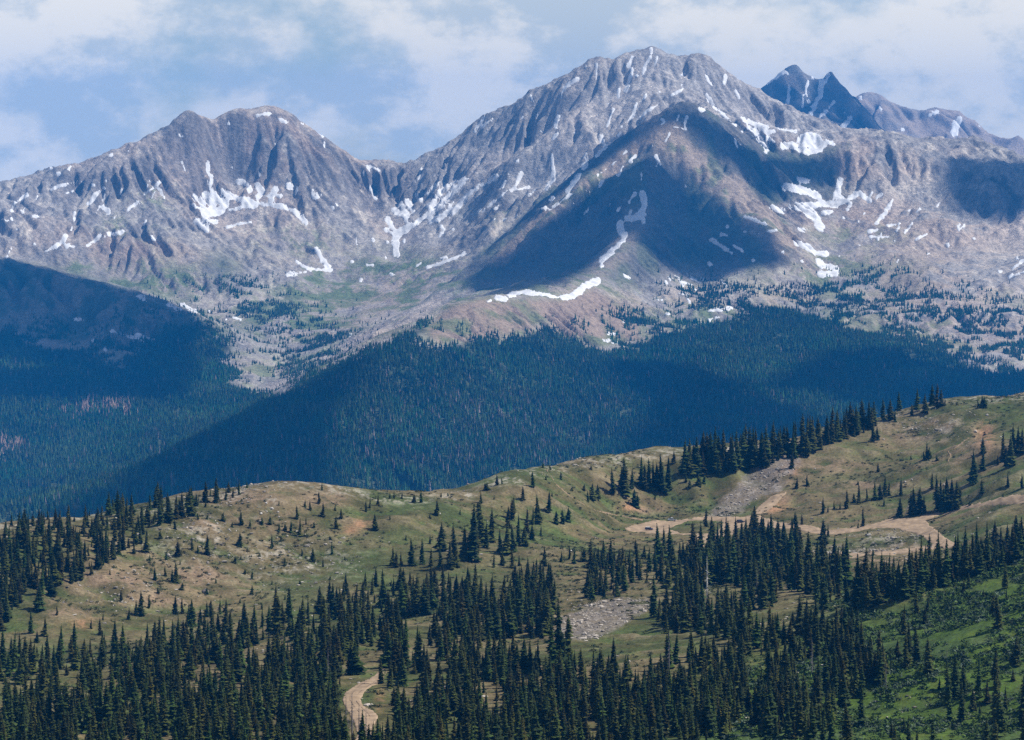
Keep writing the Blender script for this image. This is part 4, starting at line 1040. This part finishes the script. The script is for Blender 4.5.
for key, lst in buckets.items():
    lst.sort(key=lambda t: t['x'])
    for n, t in enumerate(lst):
        t['label'] = f"{size_word(t)} spruce {key}, {ordinal(n)} from left" if len(lst) > 1 else f"{size_word(t)} spruce {key}"; t.setdefault('group', 'spruces ' + key)
bset = sorted([t for t in items if t['kind'] == 'bush'], key=lambda t: t['x'])
bb = {}
for t in bset:
    key = place(t) or ('on the grassy ridge' if t['x'] < 420 else 'on the middle hillside' if t['x'] < 700 else 'on the right hillside'); bb.setdefault(key, []).append(t)
for key, lst in bb.items():
    for n, t in enumerate(lst): t['label'] = f"low bushy fir {key}, {ordinal(n)} from left" if len(lst) > 1 else f"low bushy fir {key}"; t['group'] = 'low bushy firs ' + key
def first_of(nm, me, tm):
    r = bpy.data.objects.new(nm, None); r.empty_display_size = .1
    c = bpy.data.objects.new('crown', me); k = bpy.data.objects.new('trunk', tm); c.parent = r; k.parent = r; return r, c, k
def put(src, t, nm_w):
    r = src[0].copy(); COL.objects.link(r)
    for p in src[1:]:
        q = p.copy(); COL.objects.link(q); q.parent = r
    g = t['g']; r.location = (g[0], g[1], g[2] - .1); r.rotation_euler = (math.sin(t['rot'] * 7) * .035, math.cos(t['rot'] * 5) * .035, t['rot']); r.scale = (t['H'] * t['w'], t['H'] * t['w'], t['H'])
    return r
SRC = [first_of('spruce_tree', me, TRK_ME) for me in SPR_ME]; BSRC = [first_of('bushy_fir', me, TRK_ME) for me in WIDE_ME]
for t in items:
    if t['kind'] == 'spruce' and t['id'] in keep:
        tag(put(SRC[t['v']], t, 1), t['label'], 'tree', t['group'])
    elif t['kind'] == 'bush': tag(put(BSRC[t['v']], t, 1), t['label'], 'tree', t['group'])
for sset in (SRC, BSRC):
    for tr in sset:
        for o in tr: bpy.data.objects.remove(o)
# the rest of the closed forest is one mass
rest = [t for t in items if t['kind'] == 'spruce' and t['id'] not in keep]
Vs, Ts, Cs = [], [], []; nb = 0
rc = np.random.RandomState(77)
for t in rest:
    V, Tt, Cc = SPR[t['v']]; a = t['rot']; ca, sn = math.cos(a), math.sin(a); sw = t['H'] * t['w']
    W_ = np.stack([(V[:, 0] * ca - V[:, 1] * sn) * sw + t['g'][0], (V[:, 0] * sn + V[:, 1] * ca) * sw + t['g'][1], V[:, 2] * t['H'] + t['g'][2] - .1], -1)
    Vs.append(W_); Ts.append(Tt + nb); Cs.append(Cc * rc.uniform(.55, 1.5) * np.array([rc.uniform(.85, 1.35), 1, rc.uniform(.7, 1.1)])); nb += len(V)
o = mesh_np('forest', np.concatenate(Vs), tris=np.concatenate(Ts), mat=M_TREE, cols=np.concatenate(Cs), smooth_=False); tag(o, kind='stuff')
print('near trees', len(items), len(rest), round(time.time() - T0, 1))

# ------------------------------------------------------------------ dead trees, boulders, rubble, low cover
def snag_np(seed, lean=0.0):
    rs_ = np.random.RandomState(seed); V = []; Tt = []
    def limb(a, b, r0, r1):
        a = np.array(a); b = np.array(b); d = b - a; d = d / (np.linalg.norm(d) + 1e-9); u = np.cross(d, (0.3, .9, .2)); u /= np.linalg.norm(u); w = np.cross(d, u); n = len(V)
        for p, r in ((a, r0), (b, r1)):
            for q in range(5): V.append(p + (u * math.cos(q * 1.2566) + w * math.sin(q * 1.2566)) * r)
        for q in range(5): q2 = (q + 1) % 5; Tt.extend([[n + q, n + q2, n + q2 + 5], [n + q, n + q2 + 5, n + q + 5]])
    limb((0, 0, -.02), (lean * .5, 0, .5), .018, .013); limb((lean * .5, 0, .5), (lean, 0, 1), .013, .003)
    trunkn = (len(V), len(Tt))
    for k in range(34):
        t = rs_.uniform(.22, .95); a = rs_.uniform(0, 6.28); L = .15 * (1.05 - t) * rs_.uniform(.5, 1.2)
        limb((lean * t, 0, t), (lean * t + math.cos(a) * L, math.sin(a) * L, t - L * rs_.uniform(-.1, .6)), .0045, .0015)
    V = np.array(V); Tt = np.array(Tt); nv, nt_ = trunkn
    return (V[:nv], Tt[:nt_]), (V[nv:], Tt[nt_:] - nv)
SNAGS = [(614,610,19,'grey dead spruce standing at the top edge of the grey rock field',0,0),(669,674,44,'large grey dead spruce in the forest right of the grey rock field',0,0),(646,694,28,'grey dead spruce sunk in the closed forest below the rock field',0,0),
 (352,744,52,'bare grey snag left of the lower road bend, tallest of its row',0,0),(359,748,44,'bare grey snag in front of the lower road bend',0,0),(346,734,40,'bare grey snag furthest from the road in the row by the bend',0,0),
 (328,690,42,'bare grey snag in the forest above the lower road bend',0,0),(757,592,24,'thin grey snag among the spruces under the parking area',0,0),(886,694,32,'grey snag at the forest edge beside the green meadow',0,0),(947,662,15,'short grey snag alone on the green meadow',0,0),
 (730,556,13,'short bleached trunk below the gravel parking area',0,1),(905,517,20,'leaning bleached white trunk beside the wide road bend',.28,1),(707,604,48,'tall bleached trunk rising among dark spruces under the parked cars',0,1),(366,742,34,'thin bare snag at the inner side of the lower bend',0,0),(812,676,36,'grey snag inside the closed forest left of the meadow',0,0)]
for n, (x, y, h, lb, lean, pale) in enumerate(SNAGS):
    g = ground(x, min(y, 741)) if y < 742 else P(x, y, 880)
    if y >= 742:
        i = int(round(float(np.interp(x, FT.px, np.arange(FT.nx))))); kk = np.where(FT.py[i] <= y)[0]; kk = kk[FT.d[kk] > 500]; g = np.array([FT.d[kk[0]] * (x - 512) / F, FT.d[kk[0]], FT.Z[i, kk[0]]])
    H = h * g[1] / F; (tv, tt), (bv, bt) = snag_np(60 + n, lean); m = M_PALE if pale else M_SNAG
    r = bpy.data.objects.new('dead_tree', None); COL.objects.link(r); r.location = g; r.scale = (H, H, H); r.rotation_euler = (0, 0, 0 if lean else n * 1.3)
    mesh_np('trunk', tv, tris=tt, mat=m, smooth_=False, parent=r); mesh_np('branches', bv, tris=bt, mat=m, smooth_=False, parent=r)
    tag(r, lb, 'dead tree', 'dead standing trees')
M_STONE = mat_flat('pale_granite', (.50, .47, .43), .9, 1.5, .2, bump=.1)
M_RUB = mat_attr('rubble_stone', 0, 1, 1.5, .25)
def rock_np(seed, sub=1):
    import bmesh
    bm = bmesh.new(); bmesh.ops.create_icosphere(bm, subdivisions=sub, radius=1); rs_ = np.random.RandomState(seed)
    V = np.array([v.co[:] for v in bm.verts]); Tt = np.array([[v.index for v in f.verts] for f in bm.faces]); bm.free()
    V = V * (1 + rs_.uniform(-.28, .28, (len(V), 1))) * rs_.uniform(.7, 1.3, 3) * (1, 1, .75); return V, Tt
BOULD = [(272,510,3.2,'white boulder on the rocky knoll, largest of the pale outcrop'),(261,514,2.6,'pale boulder at the lower end of the knoll outcrop'),(266,504,2.2,'pale boulder at the upper end of the knoll outcrop'),(217,525,2.2,'lone white boulder on the slope left of the knoll firs'),(229,531,2.4,'white boulder just above a small fir on the left slope'),(229,556,2.4,'white boulder on brown ground low on the left slope'),
 (624,497,2.4,'white rock at the foot of the spruce cluster above the parked cars'),(571,552,2.6,'white rock alone on the grass of the middle hillside'),(869,536,3.6,'pale boulder on the turf inside the wide road bend'),(901,541,2.4,'small white rock between the wide bend and the lower track'),(905,482,2.6,'white rock on the hillside above the wide road bend'),(912,480,1.8,'small white rock beside the larger one above the bend'),(884,602,3.2,'white rock at the upper edge of the green meadow'),(914,602,3.0,'pale boulder beside the tight spruce row over the meadow'),(944,487,2.0,'white rock between spruces near the upper right trail'),(1001,437,2.0,'pale rock on the bare ground by the upper trail')]
for n, (x, y, w, lb) in enumerate(BOULD):
    g = ground(x, y); r_ = w * g[1] / F * .55; V, Tt = rock_np(n + 5, 2); V = V * r_ + (0, 0, r_ * .25)
    o = mesh_np('boulder', V, tris=Tt, mat=M_STONE, smooth_=False); o.location = g; tag(o, lb, 'rock', 'pale boulders on the hillside')
def scatter_stuff(name, dens, shapes, size, mat, colf, seed, squash=1.0, lift=.1):
    T = FT; area = np.abs(np.gradient(T.X, axis=0) * np.gradient(T.Y, axis=1)); ok = T.vis & (T.d[None] > 780) & (T.PXc > -60) & (T.PXc < 1085)
    w = (dens * area * ok).ravel(); cum = np.cumsum(w); n = int(cum[-1]); r = np.random.RandomState(seed); k = np.searchsorted(cum, r.uniform(0, cum[-1], n)); i, j = np.unravel_index(np.minimum(k, T.Z.size - 1), T.Z.shape)
    x = T.X[i, j] + r.uniform(-.3, .3, n); y = T.Y[i, j] + r.uniform(-1, 1, n); z = hfg(x, y); s_ = size(r, n, i, j); Vs, Ts, Cs = [], [], []; nb = 0
    which = r.randint(0, len(shapes), n); c = colf(r, n, i, j)
    for q, (V, Tt) in enumerate(shapes):
        m = np.where(which == q)[0]; a = r.uniform(0, 6.28, len(m))[:, None]; ca, sn = np.cos(a), np.sin(a); ss = s_[m][:, None]
        X = (V[None, :, 0] * ca - V[None, :, 1] * sn) * ss + x[m][:, None]; Y = (V[None, :, 0] * sn + V[None, :, 1] * ca) * ss + y[m][:, None]; Zz = V[None, :, 2] * ss * squash + z[m][:, None] + lift * ss
        Vs.append(np.stack([X, Y, Zz], -1).reshape(-1, 3)); Ts.append((Tt[None] + (np.arange(len(m)) * len(V))[:, None, None]).reshape(-1, 3) + nb); nb += len(m) * len(V)
        Cs.append(np.repeat(c[m][:, None], len(V), 1).reshape(-1, 3))
    o = mesh_np(name, np.concatenate(Vs), tris=np.concatenate(Ts), mat=mat, cols=np.concatenate(Cs), smooth_=False); tag(o, kind='stuff'); print(name, n)
_px, _py = FT.PXc, FT.py
scr = np.maximum(signed([(706,521),(720,500),(740,480),(765,462),(792,449),(803,462),(783,480),(748,510),(732,519)], _px, _py), signed([(555,620),(580,608),(620,596),(655,598),(650,612),(620,630),(590,645),(558,640)], _px, _py))
_cl = smooth(.05, .45, fbm(FT.X, FT.Y, 35, 4, 800))
_road = np.maximum(np.minimum(signed(ROADS[0], _px, _py), -signed(ISLAND, _px, _py)), signed(ROADS[1], _px, _py))
rub = (.24 * (scr + 6 * _cl > 2) + .02 * _cl + .16 * blobs(_px, _py, [(262,512,12,8),(250,488,25,6),(220,500,25,6),(200,540,50,25),(290,560,50,20),(930,428,35,12),(600,463,40,4),(120,590,50,20),(360,700,10,14),(860,550,50,5),(900,535,40,6)])) * (_road < .5)
scatter_stuff('rubble', rub, [rock_np(40 + q, 1) for q in range(5)], lambda r, n, i, j: .16 + r.exponential(.26, n), M_RUB,
    lambda r, n, i, j: C(.34, .305, .265) * r.uniform(.35, 1.5, (n, 1)), 31, .7)
def tuft(seed, k=26):
    r = np.random.RandomState(seed); V = []; Tt = []
    for q in range(k):
        a = r.uniform(0, 6.28); el = r.uniform(.1, 1.45); R = r.uniform(.55, 1.0); c = np.array([math.cos(a) * math.cos(el), math.sin(a) * math.cos(el), math.sin(el) * .8]) * R; d = r.normal(size=(3, 3)) * .26; n = len(V); V += list(c + d); Tt.append([n, n + 1, n + 2])
    return np.array(V) * (1, 1, 1), np.array(Tt)
_mead = smooth(-30, 20, signed([(640,760),(700,690),(790,640),(850,600),(900,596),(960,570),(1024,545),(1130,530),(1130,780),(640,780)], _px, _py))
cov = (.05 * smooth(-.1, .4, fbm(FT.X, FT.Y, 28, 4, 820)) + .30 * _mead * smooth(-.25, .25, fbm(FT.X, FT.Y, 18, 4, 830)) + .07 * blobs(_px, _py, [(290,530,50,14),(200,560,60,25),(640,516,40,5),(700,512,20,4),(600,560,80,20),(460,600,80,20)])) * (_road < .3)
def cov_col(r, n, i, j):
    m = _mead[i, j][:, None]; base = C(.055, .068, .026) * (1 - m) + C(.062, .105, .024) * m; gr = (r.uniform(size=n) < .3 * m[:, 0])[:, None]; base = np.where(gr, C(.085, .115, .075), base); return base * r.uniform(.55, 1.5, (n, 1))
scatter_stuff('undergrowth', cov, [tuft(60 + q) for q in range(4)], lambda r, n, i, j: r.uniform(.4, 1.4, n) * (1 + .5 * _mead[i, j]), mat_attr('low_shrubs', 0, 1, 2, .3), cov_col, 33, .8, 0)

# ------------------------------------------------------------------ parked cars
def box_v(x0, x1, y0, y1, z0, z1): return [(x, y, z) for z in (z0, z1) for y in (y0, y1) for x in (x0, x1)]
def loft(sections, cap=True):
    """closed skin through profile loops of equal length"""
    V = [p for s_ in sections for p in s_]; k = len(sections[0]); Q = []
    for a in range(len(sections) - 1):
        for b in range(k): Q.append([a * k + b, a * k + (b + 1) % k, (a + 1) * k + (b + 1) % k, (a + 1) * k + b])
    faces = Q + [list(range(k))[::-1], [(len(sections) - 1) * k + b for b in range(k)]]; return V, faces
def pm(name, V, faces, mat, parent, smooth_=False):
    me = bpy.data.meshes.new(name); me.from_pydata([tuple(v) for v in V], [], faces); me.materials.append(mat)
    import bmesh
    bm = bmesh.new(); bm.from_mesh(me); bmesh.ops.recalc_face_normals(bm, faces=bm.faces)
    bm.to_mesh(me); bm.free(); o = bpy.data.objects.new(name, me); COL.objects.link(o); o.parent = parent; return o
M_GLASS = mat_flat('car_glass', (.02, .025, .03), .08, spec=.6); M_TYRE = mat_flat('tyre_rubber', (.02, .02, .02), .9); M_RIM = mat_flat('alloy_rim', (.55, .55, .56), .35, metal=1)
M_LAMP = mat_flat('headlight_lens', (.8, .8, .78), .15, spec=.6); M_TAIL = mat_flat('tail_light_lens', (.45, .02, .02), .2, spec=.6)
def car(px, py, rz, paint, roofpaint, style, label, cat='car'):
    g = ground(px, py); r = bpy.data.objects.new('parked_' + cat, None); COL.objects.link(r); r.location = (g[0], g[1], g[2] + .2); r.rotation_euler = (0, 0, rz); tag(r, label, cat, 'vehicles at the gravel parking area')
    mp = mat_flat('paint', paint, .3, spec=.5); mr = mat_flat('roof_paint', roofpaint, .35, spec=.5)
    L, Wd = (2.55, .95) if style == 'pickup' else (2.3, .92)
    prof = {'pickup': [(-L,.55),(-L,1.0),(-.55,1.04),(.9,1.06),(L-.15,.95),(L,.75),(L,.45)], 'suv': [(-L,.5),(-L,1.0),(-.9,1.06),(.9,1.05),(L-.2,.92),(L,.7),(L,.42)]}[style]
    def side(y, inset): return [(x * (1 - inset * .02), y, z) for x, z in prof] + [(L * .98, y, .36), (-L * .98, y, .36)]
    V, Fc = loft([side(-Wd + .1, 1), side(-Wd, 0), side(Wd, 0), side(Wd - .1, 1)]); body = pm('body', V, Fc, mp, r)
    cx = {'pickup': (-.75, -.55, .75, 1.15), 'suv': (-2.15, -1.95, .5, 1.1)}[style]; zt = 1.72 if style == 'suv' else 1.75
    def cab(y, yy, i): return [(cx[0] + i, y, 1.02), (cx[1] + i * 1.5, yy, zt - .06), (cx[2] - i, yy, zt - .06), (cx[3] - i, y, 1.02)]
    V, Fc = loft([cab(-Wd + .06, -Wd + .22, .02), cab(Wd - .06, Wd - .22, .02)]); pm('windows', V, Fc, M_GLASS, r)
    V = box_v(cx[1] + .02, cx[2] - .02, -Wd + .2, Wd - .2, zt - .08, zt); pm('roof', V, [(0,1,3,2),(4,6,7,5),(0,4,5,1),(2,3,7,6),(0,2,6,4),(1,5,7,3)], mr, r)
    for sx in ((cx[0] + cx[1]) / 2, (cx[1] + cx[2]) / 2, (cx[2] + cx[3]) / 2 - .02):
        for sy in (-1, 1):
            V, Fc = loft([[(sx - .05, sy * (Wd - .05), 1.0), (sx + .05, sy * (Wd - .05), 1.0), (sx + .05, sy * (Wd - .10), 1.0)], [(sx - .05, sy * (Wd - .19), zt - .05), (sx + .05, sy * (Wd - .19), zt - .05), (sx + .05, sy * (Wd - .25), zt - .05)]]); pm('pillar', V, Fc, mp, r)
    for wx in (-L * .6, L * .62):
        for wy in (-Wd, Wd):
            k = 18; s_ = 1 if wy > 0 else -1
            def ring(R, y): return [(wx + math.cos(q * 2 * math.pi / k) * R, y, .37 + math.sin(q * 2 * math.pi / k) * R) for q in range(k)]
            V, Fc = loft([ring(.33, wy - s_ * .2), ring(.37, wy - s_ * .17), ring(.37, wy), ring(.33, wy + s_ * .03)]); tw = pm('wheel', V, Fc, M_TYRE, r)
            V, Fc = loft([ring(.22, wy), ring(.2, wy + s_ * .045)]); pm('rim', V, Fc, M_RIM, tw)
    for sy in (-1, 1):
        V = box_v(L - .06, L + .015, sy * .72 - .17, sy * .72 + .17, .68, .82); pm('headlight', V, [(0,1,3,2),(4,6,7,5),(0,4,5,1),(2,3,7,6),(0,2,6,4),(1,5,7,3)], M_LAMP, r)
        V = box_v(-L - .015, -L + .06, sy * .8 - .1, sy * .8 + .1, .7, .95); pm('tail_light', V, [(0,1,3,2),(4,6,7,5),(0,4,5,1),(2,3,7,6),(0,2,6,4),(1,5,7,3)], M_TAIL, r)
    V = box_v(L - .02, L + .05, -Wd + .05, Wd - .05, .4, .58); pm('bumper', V, [(0,1,3,2),(4,6,7,5),(0,4,5,1),(2,3,7,6),(0,2,6,4),(1,5,7,3)], M_TYRE, r)
    if style == 'pickup':
        V = box_v(-L + .1, -.85, -Wd + .12, Wd - .12, 1.0, 1.055); pm('load_bed', V, [(0,1,3,2),(4,6,7,5),(0,4,5,1),(2,3,7,6),(0,2,6,4),(1,5,7,3)], M_TYRE, r)
car(649, 530.5, math.radians(-14), (.035, .05, .13), (.75, .77, .8), 'suv', 'dark blue car with a pale roof at the outer end of the gravel area')
car(672, 521.5, math.radians(172), (.55, .63, .72), (.75, .78, .82), 'pickup', 'pale blue pickup truck parked by the green bank above the dark car', 'pickup')
car(740.5, 523, math.radians(25), (.02, .03, .075), (.03, .04, .08), 'suv', 'dark navy car half hidden behind the spruces on the gravel road')
print('cars', round(time.time() - T0, 1))

#@@HAZE
HZ = 4.5e-5
me = bpy.data.meshes.new('haze')
x0, x1, y0, y1, z0, z1 = -16000, 16000, -3000, 16500, -250, 1420
v = [(x, y, z) for x in (x0, x1) for y in (y0, y1) for z in (z0, z1)]
me.from_pydata(v, [], [(0, 1, 3, 2), (4, 6, 7, 5), (0, 4, 5, 1), (2, 3, 7, 6), (0, 2, 6, 4), (1, 5, 7, 3)])
hm = bpy.data.materials.new('haze'); hm.use_nodes = True; nt = hm.node_tree; nt.nodes.clear()
ho = nt.nodes.new('ShaderNodeOutputMaterial'); pv = nt.nodes.new('ShaderNodeVolumePrincipled')
pv.inputs['Color'].default_value = (.02, .33, 1.0, 1); pv.inputs['Density'].default_value = HZ; pv.inputs['Anisotropy'].default_value = 0.0
nt.links.new(pv.outputs[0], ho.inputs['Volume']); me.materials.append(hm)
hz = bpy.data.objects.new('haze', me); COL.objects.link(hz); tag(hz, kind='stuff')
print('script', round(time.time() - T0, 1))
